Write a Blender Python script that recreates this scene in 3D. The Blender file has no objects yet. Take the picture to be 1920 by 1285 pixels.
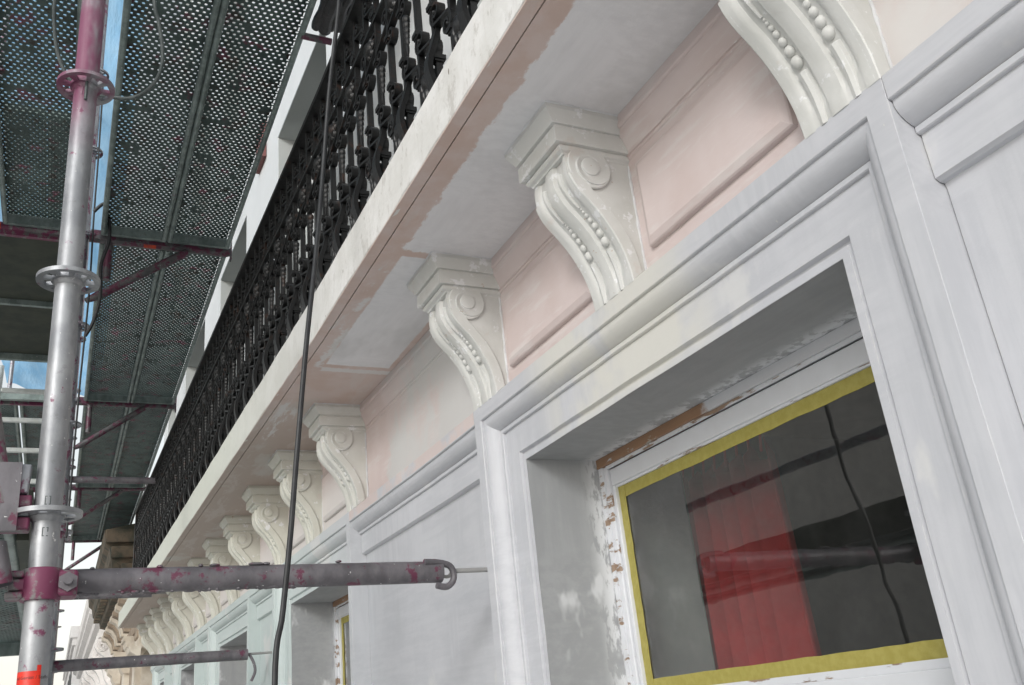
import bpy, bmesh, math, random
from math import sin, cos, pi, radians
from mathutils import Vector, Matrix, noise

random.seed(7)
sc = bpy.context.scene
col = sc.collection

# ------------------------------------------------------------------ camera, sky, sun, exposure
cam_d = bpy.data.cameras.new("camera")
cam = bpy.data.objects.new("camera", cam_d)
col.objects.link(cam)
RIGHT = Vector((0.9022723, -0.4193711, -0.1001624))
DOWN = Vector((0.0738772, 0.3792385, -0.9223450))
FWD = Vector((0.4247903, 0.8248067, 0.3731584))
m3 = Matrix((RIGHT, -DOWN, -FWD)).transposed()
cam.matrix_world = m3.to_4x4()
cam_d.sensor_width = 36.0
cam_d.lens = 32.088
cam_d.clip_start = 0.02
cam_d.clip_end = 2000
sc.camera = cam

SUN_EL, SUN_AZ = 22.0, 47.0      # elevation; azimuth of travel measured from +Y towards +X
sun_dir = Vector((sin(radians(SUN_AZ)) * cos(radians(SUN_EL)), cos(radians(SUN_AZ)) * cos(radians(SUN_EL)), -sin(radians(SUN_EL))))
w = bpy.data.worlds.new("World")
sc.world = w
w.use_nodes = True
wn = w.node_tree
bg = wn.nodes["Background"]
sky = wn.nodes.new("ShaderNodeTexSky")
sky.sky_type = 'NISHITA'
sky.sun_disc = False
sky.sun_elevation = radians(SUN_EL)
sky.sun_rotation = radians(SUN_AZ + 180)
sky.air_density = 1.8
sky.dust_density = 1.5
sky.ozone_density = 2.5
hs = wn.nodes.new("ShaderNodeHueSaturation")
hs.inputs["Saturation"].default_value = 0.22
wn.links.new(sky.outputs[0], hs.inputs["Color"])
wn.links.new(hs.outputs[0], bg.inputs[0])
bg.inputs[1].default_value = 0.15

sun_d = bpy.data.lights.new("sun", 'SUN')
sun_d.energy = 0.75
sun_d.angle = radians(12)
sun_d.color = (1.0, 0.995, 0.985)
sun = bpy.data.objects.new("sun", sun_d)
col.objects.link(sun)
sun.rotation_euler = sun_dir.to_track_quat('-Z', 'Y').to_euler()

sc.view_settings.view_transform = 'Standard'
sc.view_settings.look = 'None'
sc.view_settings.gamma = 1.0
sc.view_settings.exposure = 0.58
sc.render.engine = 'CYCLES'
sc.cycles.max_bounces = 8
sc.cycles.transparent_max_bounces = 12

# ------------------------------------------------------------------ materials
class NT:
    def __init__(s, name):
        s.m = bpy.data.materials.new(name)
        s.m.use_nodes = True
        s.t = s.m.node_tree
        s.b = s.t.nodes["Principled BSDF"]
        s.pos = s.t.nodes.new("ShaderNodeNewGeometry").outputs["Position"]
    def n(s, kind, **kw):
        nd = s.t.nodes.new(kind)
        for k, v in kw.items():
            setattr(nd, k, v)
        return nd
    def put(s, sock, v):
        if isinstance(v, bpy.types.NodeSocket):
            s.t.links.new(v, sock)
        elif isinstance(v, (tuple, list)) and len(v) == 3 and sock.type == 'RGBA':
            sock.default_value = (*v, 1)
        else:
            sock.default_value = v
    def noise(s, scale, detail=3, rough=0.55, vec=None, stretch=None, seed=0):
        nd = s.n("ShaderNodeTexNoise")
        nd.inputs["Scale"].default_value = scale
        nd.inputs["Detail"].default_value = detail
        nd.inputs["Roughness"].default_value = rough
        v = vec or s.pos
        if stretch or seed:
            mp = s.n("ShaderNodeMapping")
            s.put(mp.inputs[0], v)
            mp.inputs["Location"].default_value = (seed * 3.7, seed * 1.3, seed * 5.1)
            mp.inputs["Scale"].default_value = stretch or (1, 1, 1)
            v = mp.outputs[0]
        s.put(nd.inputs["Vector"], v)
        return nd.outputs[0]
    def ramp(s, x, lo, hi, a=0.0, b=1.0):
        nd = s.n("ShaderNodeMapRange", interpolation_type='SMOOTHSTEP')
        for i, v in enumerate((x, lo, hi, a, b)):
            s.put(nd.inputs[i], v)
        return nd.outputs[0]
    def math(s, op, a, b=0.0, c=0.0):
        nd = s.n("ShaderNodeMath", operation=op)
        for i, v in enumerate((a, b, c)):
            s.put(nd.inputs[i], v)
        return nd.outputs[0]
    def mix(s, f, a, b):
        nd = s.n("ShaderNodeMix", data_type='RGBA')
        s.put(nd.inputs[0], f)
        s.put(nd.inputs[6], a)
        s.put(nd.inputs[7], b)
        return nd.outputs[2]
    def xyz(s, v=None):
        nd = s.n("ShaderNodeSeparateXYZ")
        s.put(nd.inputs[0], v or s.pos)
        return nd.outputs
    def rect(s, u, u0, u1, v, v0, v1, soft=0.01, nz=None, amp=0.03):
        if nz is not None:
            d = s.math('MULTIPLY', s.math('SUBTRACT', nz, 0.5), amp * 2)
            u = s.math('ADD', u, d)
            v = s.math('ADD', v, d)
        f = s.math('MULTIPLY', s.ramp(u, u0 - soft, u0 + soft), s.ramp(u, u1 - soft, u1 + soft, 1.0, 0.0))
        g = s.math('MULTIPLY', s.ramp(v, v0 - soft, v0 + soft), s.ramp(v, v1 - soft, v1 + soft, 1.0, 0.0))
        return s.math('MULTIPLY', f, g)
    def bump(s, h, strength=0.3, dist=0.01):
        nd = s.n("ShaderNodeBump")
        nd.inputs["Strength"].default_value = strength
        nd.inputs["Distance"].default_value = dist
        s.put(nd.inputs["Height"], h)
        s.t.links.new(nd.outputs[0], s.b.inputs["Normal"])
    def done(s, color, rough=0.6, metal=0.0, **kw):
        s.put(s.b.inputs["Base Color"], color)
        s.put(s.b.inputs["Roughness"], rough)
        s.put(s.b.inputs["Metallic"], metal)
        for k, v in kw.items():
            s.put(s.b.inputs[k.replace('_', ' ')], v)
        return s.m

M = {}

def brushed(t, base, var, scale=9):
    """paint with brush streaks and faint blotches"""
    a = t.noise(scale, 4, 0.6)
    st = t.noise(30, 4, 0.65, stretch=(1, 0.16, 1.8))
    sv = t.noise(30, 4, 0.65, stretch=(1, 1.8, 0.14), seed=3)
    pick = t.ramp(t.noise(2.3, 2, 0.5, seed=9), 0.46, 0.54)
    sm = t.n("ShaderNodeMix", data_type='FLOAT')
    t.put(sm.inputs[0], pick); t.put(sm.inputs[2], st); t.put(sm.inputs[3], sv)
    t.streak = sm.outputs[0]
    f = t.math('MULTIPLY_ADD', t.streak, 0.6, t.math('MULTIPLY', a, 0.4))
    return t.mix(t.ramp(f, 0.38, 0.62), base, var)

def edge_wear(t, c, col, rad=0.006, lo=0.10, hi=0.35, amt=0.8):
    bv = t.n("ShaderNodeBevel"); bv.samples = 6; bv.inputs["Radius"].default_value = rad
    geo = [n for n in t.t.nodes if n.type == 'NEW_GEOMETRY'][0]
    dp = t.n("ShaderNodeVectorMath", operation='DOT_PRODUCT')
    t.put(dp.inputs[0], bv.outputs[0]); t.put(dp.inputs[1], geo.outputs["Normal"])
    e = t.ramp(t.math('SUBTRACT', 1.0, dp.outputs["Value"]), 0.01, 0.12)
    m = t.math('MULTIPLY', e, t.ramp(t.noise(14, 4, 0.7, seed=11), 0.48, 0.60))
    return t.mix(t.math('MULTIPLY', m, amt), c, col)

def plaster_bump(t, s1=60, s2=9, k=0.25):
    h = t.math('ADD', t.math('MULTIPLY', t.noise(s1, 3, 0.6), 0.35), t.noise(s2, 2, 0.5))
    if hasattr(t, 'streak'):
        h = t.math('MULTIPLY_ADD', t.streak, 0.28, h)
    t.bump(h, k, 0.006)

# fresh blue grey wall paint with cream undercoat showing
t = NT("wall_paint")
x, y, z = t.xyz()
c = brushed(t, (0.515, 0.523, 0.552), (0.466, 0.476, 0.506))
cream = t.math('MULTIPLY', t.ramp(y, 1.0, 1.2), t.ramp(y, 1.55, 1.75, 1, 0))
cream = t.math('MULTIPLY', cream, t.math('MULTIPLY', t.ramp(z, 0.50, 0.56), t.ramp(t.noise(7, 3), 0.30, 0.55)))
c = t.mix(t.math('MULTIPLY', cream, 0.85), c, (0.61, 0.60, 0.55))
pale = t.ramp(y, 2.8, 4.2)
c = t.mix(t.math('MULTIPLY', pale, 0.7), c, (0.465, 0.55, 0.53))  # far end greener: tint of light through netting put into the paint colour
fill = t.ramp(t.noise(4.2, 5, 0.62, stretch=(1, 1, 0.7), seed=12), 0.58, 0.66)
c = t.mix(t.math('MULTIPLY', fill, 0.7), c, (0.60, 0.60, 0.595))
grey = t.ramp(t.noise(3.1, 5, 0.65, stretch=(1, 1, 0.6), seed=14), 0.60, 0.70)
c = t.mix(t.math('MULTIPLY', grey, 0.4), c, (0.415, 0.43, 0.45))
pkb = t.math('MULTIPLY', t.rect(y, 1.99, 3.09, z, 0.6685, 0.71, 0.0015), t.ramp(t.noise(6, 4, 0.65, seed=19), 0.40, 0.55))
c = t.mix(t.math('MULTIPLY', pkb, 0.8), c, (0.60, 0.50, 0.47))
chip = t.ramp(t.noise(34, 4, 0.7, stretch=(1, 1.6, 0.45), seed=2), 0.72, 0.76)
c = t.mix(chip, c, (0.74, 0.72, 0.62))
chip2 = t.ramp(t.noise(40, 4, 0.7, stretch=(1, 1.3, 0.5), seed=5), 0.76, 0.78)
c = t.mix(chip2, c, (0.45, 0.33, 0.2))
c = edge_wear(t, c, (0.68, 0.66, 0.60), 0.004, amt=0.30)
plaster_bump(t, 70, 10, 0.22)
M['wall'] = t.done(c, 0.55)

# pink frieze with grey overpaint
t = NT("pink_frieze_paint")
x, y, z = t.xyz()
c = t.mix(t.ramp(t.noise(6, 4), 0.35, 0.65), (0.62, 0.535, 0.52), (0.58, 0.485, 0.465))
strk = t.noise(22, 5, 0.7, stretch=(1, 0.18, 1.4), seed=3); t.streak = strk
c = t.mix(t.math('MULTIPLY', t.ramp(strk, 0.50, 0.66), 0.6), c, (0.66, 0.62, 0.60))
nz = t.noise(5, 4, 0.6, seed=1)
pier = t.math('MULTIPLY', t.rect(y, 2.05, 2.74, z, 0.60, 1.2, 0.03, nz, 0.22), t.ramp(t.noise(3.6, 5, 0.65, stretch=(1, 1, 0.8), seed=17), 0.36, 0.52, 0.15, 1.0))
c = t.mix(t.math('MULTIPLY', pier, 0.85), c, (0.55, 0.555, 0.545))
low = t.math('MULTIPLY', t.ramp(z, 0.95, 0.80), t.ramp(y, 2.9, 3.2))
c = t.mix(t.math('MULTIPLY', low, 0.8), c, (0.62, 0.60, 0.58))
near = t.math('MULTIPLY', t.ramp(y, 0.75, 0.60), t.ramp(nz, 0.35, 0.55))
c = t.mix(near, c, (0.62, 0.60, 0.585))
bnd = t.math('MULTIPLY', t.ramp(y, 0.66, 0.64), t.ramp(t.math('ADD', z, t.math('MULTIPLY', t.noise(9, 3), 0.012)), 0.731, 0.729))
wh = t.ramp(t.noise(16, 4, 0.75, stretch=(1, 0.35, 1), seed=4), 0.70, 0.73)
c = t.mix(t.math('MULTIPLY', wh, t.ramp(z, 0.88, 0.96)), c, (0.72, 0.71, 0.69))
plaster_bump(t, 50, 8, 0.3)
M['frieze'] = t.done(c, 0.6)

# soffit: white painted fields on bare brown pink render
t = NT("soffit_paint")
x, y, z = t.xyz()
bare = t.mix(t.ramp(t.noise(9, 4, 0.65), 0.38, 0.62), (0.55, 0.425, 0.375), (0.585, 0.485, 0.45))
bare = t.mix(t.ramp(y, 2.6, 3.6), bare, t.mix(t.noise(4), (0.385, 0.305, 0.26), (0.42, 0.36, 0.32)))  # bare render browner farther along, partly shade put into the colour
nz = t.noise(38, 4, 0.7, stretch=(1, 0.5, 1))
smear = t.ramp(t.noise(12, 5, 0.72, stretch=(1, 0.22, 1), seed=2), 0.53, 0.62)
edge = t.rect(x, 0.632, 0.70, y, 1.9, 3.4, 0.02, nz, 0.03)
smear = t.math('MULTIPLY', smear, t.math('ADD', 0.28, edge))
bare = t.mix(t.math('MINIMUM', smear, 1.0), bare, (0.58, 0.565, 0.55))
w1 = t.rect(x, 0.678, 2.0, y, -3, 1.83, 0.004, nz, 0.022)
w2 = t.rect(x, 0.684, 0.885, y, 1.86, 2.592, 0.003, nz, 0.006)
wf = t.math('MAXIMUM', w1, w2)
white = brushed(t, (0.74, 0.735, 0.75), (0.68, 0.675, 0.69), 5)
grime = t.ramp(t.noise(3.2, 4, 0.6, stretch=(1.6, 0.7, 1), seed=6), 0.50, 0.68)
white = t.mix(t.math('MULTIPLY', grime, 0.55), white, (0.52, 0.515, 0.515))
lnz = t.noise(30, 4, 0.7, seed=5)
ln = t.math('MAXIMUM', t.rect(y, 2.618, 2.650, x, 0.68, 0.905, 0.004, lnz, 0.02), t.math('MULTIPLY', t.rect(x, 0.655, 0.676, y, 1.80, 2.62, 0.006, lnz, 0.03), t.ramp(t.noise(9, 4, 0.7, seed=8), 0.48, 0.56)))
bare = t.mix(t.math('MULTIPLY', ln, 0.9), bare, (0.64, 0.63, 0.625))
c = t.mix(wf, bare, white)
pat = t.ramp(t.noise(4.5, 4, 0.6, stretch=(1, 0.6, 1), seed=9), 0.60, 0.66)
c = t.mix(t.math('MULTIPLY', pat, t.math('MULTIPLY', t.ramp(y, 2.7, 3.1), 0.6)), c, (0.47, 0.46, 0.43))
plaster_bump(t, 60, 12, 0.3)
M['soffit'] = t.done(c, 0.65)

# balcony fascia: cream white with grey weathering
t = NT("fascia_paint")
x, y, z = t.xyz()
c = t.mix(t.ramp(t.noise(7, 4), 0.35, 0.65), (0.72, 0.715, 0.70), (0.62, 0.615, 0.59))
t.streak = t.noise(30, 5, 0.7, stretch=(1, 1.4, 0.2), seed=8)
c = t.mix(t.math('MULTIPLY', t.ramp(t.streak, 0.50, 0.68), 0.30), c, (0.54, 0.52, 0.49))
c = t.mix(t.ramp(y, 2.0, 4.5), c, t.mix(t.noise(6), (0.62, 0.635, 0.57), (0.55, 0.58, 0.525)))
g = t.ramp(t.noise(26, 5, 0.78, stretch=(1, 0.8, 0.45)), 0.53, 0.66)
g = t.math('MULTIPLY', g, t.ramp(y, 3.2, 1.2, 0.15, 1.0))
c = t.mix(t.math('MULTIPLY', g, 0.6), c, (0.40, 0.38, 0.35))
sp = t.ramp(t.noise(60, 2, 0.5, stretch=(1, 1, 0.4), seed=4), 0.74, 0.78)
c = t.mix(sp, c, (0.22, 0.2, 0.17))
plaster_bump(t, 70, 14, 0.55)
M['fascia'] = t.done(c, 0.7)

# brackets
t = NT("bracket_paint")
x, y, z = t.xyz()
c = t.mix(t.ramp(t.noise(11, 4), 0.38, 0.62), (0.55, 0.553, 0.53), (0.605, 0.608, 0.59))
c = t.mix(t.math('MULTIPLY', t.ramp(y, 2.4, 4.0), 0.6), c, (0.55, 0.545, 0.45))
wh = t.ramp(t.noise(24, 4, 0.7, seed=3), 0.60, 0.66)
c = t.mix(t.math('MULTIPLY', wh, 0.85), c, (0.73, 0.735, 0.745))
pk = t.ramp(t.noise(9, 4, 0.7, seed=21), 0.62, 0.70)
c = t.mix(t.math('MULTIPLY', pk, 0.45), c, (0.54, 0.48, 0.44))
br = t.ramp(t.noise(36, 4, 0.75, seed=8), 0.67, 0.70)
br = t.math('MULTIPLY', br, t.ramp(t.noise(2.2, 1, seed=2), 0.45, 0.6))
c = t.mix(br, c, (0.40, 0.27, 0.19))
c = edge_wear(t, c, (0.74, 0.745, 0.75), 0.004)
plaster_bump(t, 90, 18, 0.25)
M['bracket'] = t.done(c, 0.55)

# grey primer in the window reveal, with whitish filler patches
t = NT("primer_grey")
x, y, z = t.xyz()
c = brushed(t, (0.345, 0.355, 0.365), (0.305, 0.315, 0.325))
f = t.ramp(t.noise(7, 4, 0.65, stretch=(1, 1, 0.6), seed=5), 0.55, 0.66)
fr = t.math('MULTIPLY', t.ramp(x, 1.07, 1.125), t.ramp(t.noise(30, 5, 0.7, stretch=(1, 1, 0.35), seed=1), 0.44, 0.52))
f2 = t.math('MAXIMUM', t.math('MULTIPLY', f, t.ramp(z, 0.527, 0.50, 0.05, 0.8)), fr)
c = t.mix(f2, c, (0.62, 0.635, 0.65))
plaster_bump(t, 70, 10, 0.25)
M['primer'] = t.done(c, 0.6)

# stripped / flaking window joinery
def wood(name, bias):
    t = NT(name)
    x, y, z = t.xyz()
    st = t.noise(14, 5, 0.7, stretch=(2, 0.35, 2), seed=1)
    bare = t.mix(t.noise(40, 4, 0.6, stretch=(1, 0.15, 1)), (0.22, 0.14, 0.09), (0.34, 0.255, 0.19))
    whitep = t.mix(t.noise(20, 3), (0.66, 0.68, 0.72), (0.58, 0.59, 0.61))
    f = t.ramp(st, bias - 0.02, bias + 0.02)
    c = t.mix(f, bare, whitep)
    t.bump(f, 0.5, 0.003)
    M[name] = t.done(c, 0.5)
wood("flaked_wood", 0.53)
wood("painted_wood", 0.30)
t = NT("head_wood")
x, y, z = t.xyz()
bare = t.mix(t.noise(40, 4, 0.6, stretch=(1, 0.15, 1)), (0.235, 0.125, 0.065), (0.33, 0.205, 0.125))
bare = t.mix(t.ramp(t.noise(22, 4, 0.7, stretch=(1, 0.4, 1), seed=3), 0.58, 0.62), bare, (0.40, 0.36, 0.31))
whitep = t.mix(t.noise(20, 3), (0.62, 0.63, 0.66), (0.54, 0.55, 0.57))
f = t.math('MULTIPLY', t.ramp(t.math('ADD', y, t.math('MULTIPLY', t.noise(30, 4, 0.7), 0.06)), 1.41, 1.43), t.ramp(t.noise(9, 4, 0.7, stretch=(1, 0.5, 2), seed=1), 0.30, 0.34))
c = t.mix(f, whitep, bare)
t.bump(f, -0.5, 0.003)
M["head_wood"] = t.done(c, 0.5)
wood("worn_wood", 0.43)

t = NT("masking_tape")
c = t.mix(t.ramp(t.noise(60, 4, 0.6), 0.35, 0.65), (0.315, 0.275, 0.06), (0.365, 0.32, 0.085))
t.bump(t.noise(220, 2), 0.25, 0.002)
M['tape'] = t.done(c, 0.6)

# window glass
t = NT("glass")
tr = t.n("ShaderNodeBsdfTransparent"); tr.inputs[0].default_value = (0.88, 0.91, 0.90, 1)
gl = t.n("ShaderNodeBsdfGlossy"); gl.inputs["Roughness"].default_value = 0.015; gl.inputs[0].default_value = (1, 1, 1, 1)
mx = t.n("ShaderNodeMixShader")
fr = t.n("ShaderNodeFresnel"); fr.inputs[0].default_value = 1.5
bp = t.n("ShaderNodeBump"); bp.inputs["Strength"].default_value = 0.02; bp.inputs["Distance"].default_value = 0.01
t.put(bp.inputs["Height"], t.noise(9, 2, 0.5))
t.t.links.new(bp.outputs[0], gl.inputs["Normal"])
bf = [n for n in t.t.nodes if n.type == 'NEW_GEOMETRY'][0].outputs["Backfacing"]
t.put(mx.inputs[0], t.math('MULTIPLY', t.math('MULTIPLY', fr.outputs[0], 2.45), t.math('SUBTRACT', 1.0, bf)))
t.t.links.new(tr.outputs[0], mx.inputs[1]); t.t.links.new(gl.outputs[0], mx.inputs[2])
df = t.n("ShaderNodeBsdfDiffuse"); df.inputs[0].default_value = (0.62, 0.63, 0.61, 1)  # diffuse film added for the grey veil of reflections on the pane
m2 = t.n("ShaderNodeMixShader")
t.put(m2.inputs[0], t.math('MULTIPLY', t.math('SUBTRACT', 1.0, bf), t.ramp(t.noise(14, 5, 0.7, stretch=(1, 1, 0.5)), 0.3, 0.75, 0.012, 0.032)))
t.t.links.new(mx.outputs[0], m2.inputs[1]); t.t.links.new(df.outputs[0], m2.inputs[2])
out = [n for n in t.t.nodes if n.type == 'OUTPUT_MATERIAL'][0]
t.t.links.new(m2.outputs[0], out.inputs[0])
M['glass'] = t.m

def plain(name, a, b, rough=0.6, metal=0.0, scale=12, bump=0.2, **kw):
    t = NT(name)
    c = t.mix(t.ramp(t.noise(scale, 4, 0.6), 0.35, 0.65), a, b)
    if bump:
        t.bump(t.noise(scale * 6, 3), bump, 0.004)
    M[name] = t.done(c, rough, metal, **kw)
plain("room_plaster", (0.30, 0.30, 0.29), (0.25, 0.25, 0.25))
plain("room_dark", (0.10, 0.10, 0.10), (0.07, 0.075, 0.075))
plain("red_cloth", (0.42, 0.007, 0.011), (0.30, 0.005, 0.008), 0.8, scale=6)
plain("cable_black", (0.012, 0.013, 0.015), (0.022, 0.024, 0.026), 0.5, scale=30, bump=0.1)
plain("cable_grey", (0.05, 0.065, 0.065), (0.08, 0.095, 0.095), 0.5, scale=30, bump=0.1)
plain("black_sheeting", (0.03, 0.03, 0.032), (0.05, 0.048, 0.05), 0.45, scale=20, bump=0.5)
plain("plywood", (0.055, 0.062, 0.045), (0.035, 0.042, 0.033), 0.75, scale=8, bump=0.3)
plain("upper_render", (0.74, 0.76, 0.77), (0.70, 0.72, 0.73), 0.6, scale=3, bump=0.1)
plain("upper_reveal", (0.50, 0.52, 0.51), (0.46, 0.48, 0.47), 0.6, scale=3, bump=0.1)
plain("aluminium", (0.60, 0.63, 0.62), (0.5, 0.53, 0.52), 0.4, 0.6, scale=20)
plain("orange_vinyl", (0.75, 0.035, 0.012), (0.62, 0.02, 0.01), 0.35, scale=30, bump=0.05)
plain("print_black", (0.03, 0.02, 0.02), (0.05, 0.03, 0.03), 0.5, bump=0)
plain("orange_mark", (0.60, 0.06, 0.015), (0.3, 0.04, 0.03), 0.5, scale=40)
plain("stone_brown", (0.38, 0.31, 0.235), (0.22, 0.17, 0.125), 0.8, scale=7, bump=0.6)
plain("stone_cream", (0.64, 0.59, 0.51), (0.50, 0.44, 0.36), 0.8, scale=6, bump=0.5)
plain("stone_sooty", (0.045, 0.048, 0.036), (0.13, 0.10, 0.07), 0.85, scale=6, bump=0.6)
plain("white_stucco", (0.78, 0.76, 0.74), (0.70, 0.67, 0.65), 0.65, scale=5, bump=0.2)
plain("pavement", (0.74, 0.73, 0.70), (0.66, 0.65, 0.63), 0.9, scale=4, bump=0.3)
plain("asphalt", (0.05, 0.05, 0.052), (0.06, 0.06, 0.06), 0.9, scale=20, bump=0.4)
plain("street_brick", (0.70, 0.67, 0.62), (0.62, 0.59, 0.55), 0.85, scale=5, bump=0.3)
plain("caulk_white", (0.66, 0.67, 0.69), (0.56, 0.565, 0.575), 0.6, scale=25)
plain("red_board", (0.17, 0.065, 0.06), (0.21, 0.085, 0.08), 0.6, scale=14)

# cast iron railing
t = NT("cast_iron")
c = t.mix(t.ramp(t.noise(18, 4, 0.65), 0.58, 0.70), (0.009, 0.0092, 0.0095), (0.035, 0.017, 0.011))
d = t.ramp(t.noise(40, 4, 0.7, seed=3), 0.72, 0.76)
c = t.mix(d, c, (0.14, 0.12, 0.10))
t.bump(t.noise(70, 3), 0.35, 0.004)
M['iron'] = t.done(c, 0.42, Specular_IOR_Level=0.45)

# galvanised tubes with magenta marking paint
def galva(name, amount, base=(0.36, 0.37, 0.385), dark=(0.25, 0.26, 0.275), metal=0.5, mag=(0.17, 0.016, 0.075), upper=None, dirt=0.3):
    t = NT(name)
    x, y, z = t.xyz()
    c = t.mix(t.ramp(t.noise(16, 5, 0.65, stretch=(1, 1, 0.5)), 0.36, 0.64), base, dark)
    dn = t.ramp(t.noise(45, 4, 0.7, seed=2), 0.60, 0.70)
    c = t.mix(t.math('MULTIPLY', dn, dirt), c, (0.14, 0.13, 0.125))
    sp = t.ramp(t.noise(110, 2, 0.5, seed=6), 0.72, 0.76)
    c = t.mix(sp, c, (0.68, 0.68, 0.68))
    f = t.ramp(t.noise(20, 5, 0.7, seed=4), 1.0 - amount - 0.03, 1.0 - amount + 0.05)
    if upper:
        fade = t.ramp(z, upper[0], upper[1])
        f = t.math('MAXIMUM', f, t.math('MULTIPLY', fade, t.ramp(t.noise(9, 4, 0.65, stretch=(1, 1, 0.35), seed=7), 0.36, 0.60)))
    c = t.mix(t.math('MULTIPLY', f, 0.88), c, mag)
    t.bump(t.noise(60, 3), 0.12, 0.003)
    M[name] = t.done(c, t.math('ADD', 0.38, t.math('MULTIPLY', t.noise(30), 0.2)), t.math('MULTIPLY', t.math('SUBTRACT', 1.0, f), metal))
galva("galva_pole", 0.36, upper=(1.22, 1.42))
galva("galva_far", 0.44, base=(0.36, 0.37, 0.40), dark=(0.24, 0.25, 0.28))
galva("tie_grey", 0.42, base=(0.175, 0.165, 0.18), dark=(0.105, 0.10, 0.11), metal=0.2, mag=(0.12, 0.016, 0.05), dirt=0.5)
galva("magenta_steel", 0.53, base=(0.20, 0.19, 0.19), dark=(0.13, 0.12, 0.125), metal=0.2, mag=(0.16, 0.013, 0.066), dirt=0.5)
galva("console_steel", 0.50, base=(0.15, 0.145, 0.15), dark=(0.09, 0.09, 0.095), metal=0.3, mag=(0.11, 0.014, 0.048), dirt=0.5)
galva("plank_rail", 0.32, base=(0.27, 0.325, 0.31), dark=(0.16, 0.20, 0.19), metal=0.3, mag=(0.2, 0.03, 0.1), dirt=0.5)

t = NT("plank_steel")
c = t.mix(t.ramp(t.noise(5, 5, 0.65), 0.38, 0.62), (0.082, 0.118, 0.112), (0.045, 0.070, 0.066))
c = t.mix(t.ramp(t.noise(9, 5, 0.7, seed=3), 0.56, 0.66), c, (0.14, 0.045, 0.07))
c = t.mix(t.ramp(t.noise(13, 5, 0.7, seed=8), 0.55, 0.65), c, (0.04, 0.034, 0.027))
t.bump(t.noise(60, 3), 0.3, 0.003)
M['plank'] = t.done(c, 0.55, 0.25)

# translucent sheets
def sheet_mat(name, a, b, trans, scale=2.5):
    t = NT(name)
    c = t.mix(t.ramp(t.noise(scale, 4, 0.6, stretch=(1, 0.4, 1)), 0.35, 0.65), a, b)
    df = t.n("ShaderNodeBsdfDiffuse"); tl = t.n("ShaderNodeBsdfTranslucent"); mx = t.n("ShaderNodeMixShader")
    t.put(df.inputs[0], c); t.put(tl.inputs[0], c); mx.inputs[0].default_value = trans
    bp = t.n("ShaderNodeBump"); bp.inputs["Strength"].default_value = 0.6; bp.inputs["Distance"].default_value = 0.05
    t.put(bp.inputs["Height"], t.noise(3.5, 4, 0.6, stretch=(2.2, 0.6, 1)))
    t.t.links.new(bp.outputs[0], tl.inputs["Normal"]); t.t.links.new(bp.outputs[0], df.inputs["Normal"])
    t.t.links.new(df.outputs[0], mx.inputs[1]); t.t.links.new(tl.outputs[0], mx.inputs[2])
    out = [n for n in t.t.nodes if n.type == 'OUTPUT_MATERIAL'][0]
    t.t.links.new(mx.outputs[0], out.inputs[0])
    M[name] = t.m
sheet_mat("blue_tarp", (0.30, 0.56, 0.80), (0.42, 0.66, 0.86), 0.85)
sheet_mat("green_mesh", (0.02, 0.42, 0.26), (0.03, 0.52, 0.34), 0.6)

# ------------------------------------------------------------------ mesh helpers
def bend(y):                      # the far part of the terrace turns by one degree
    return -0.0175 * max(0.0, y - 2.4)

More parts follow.
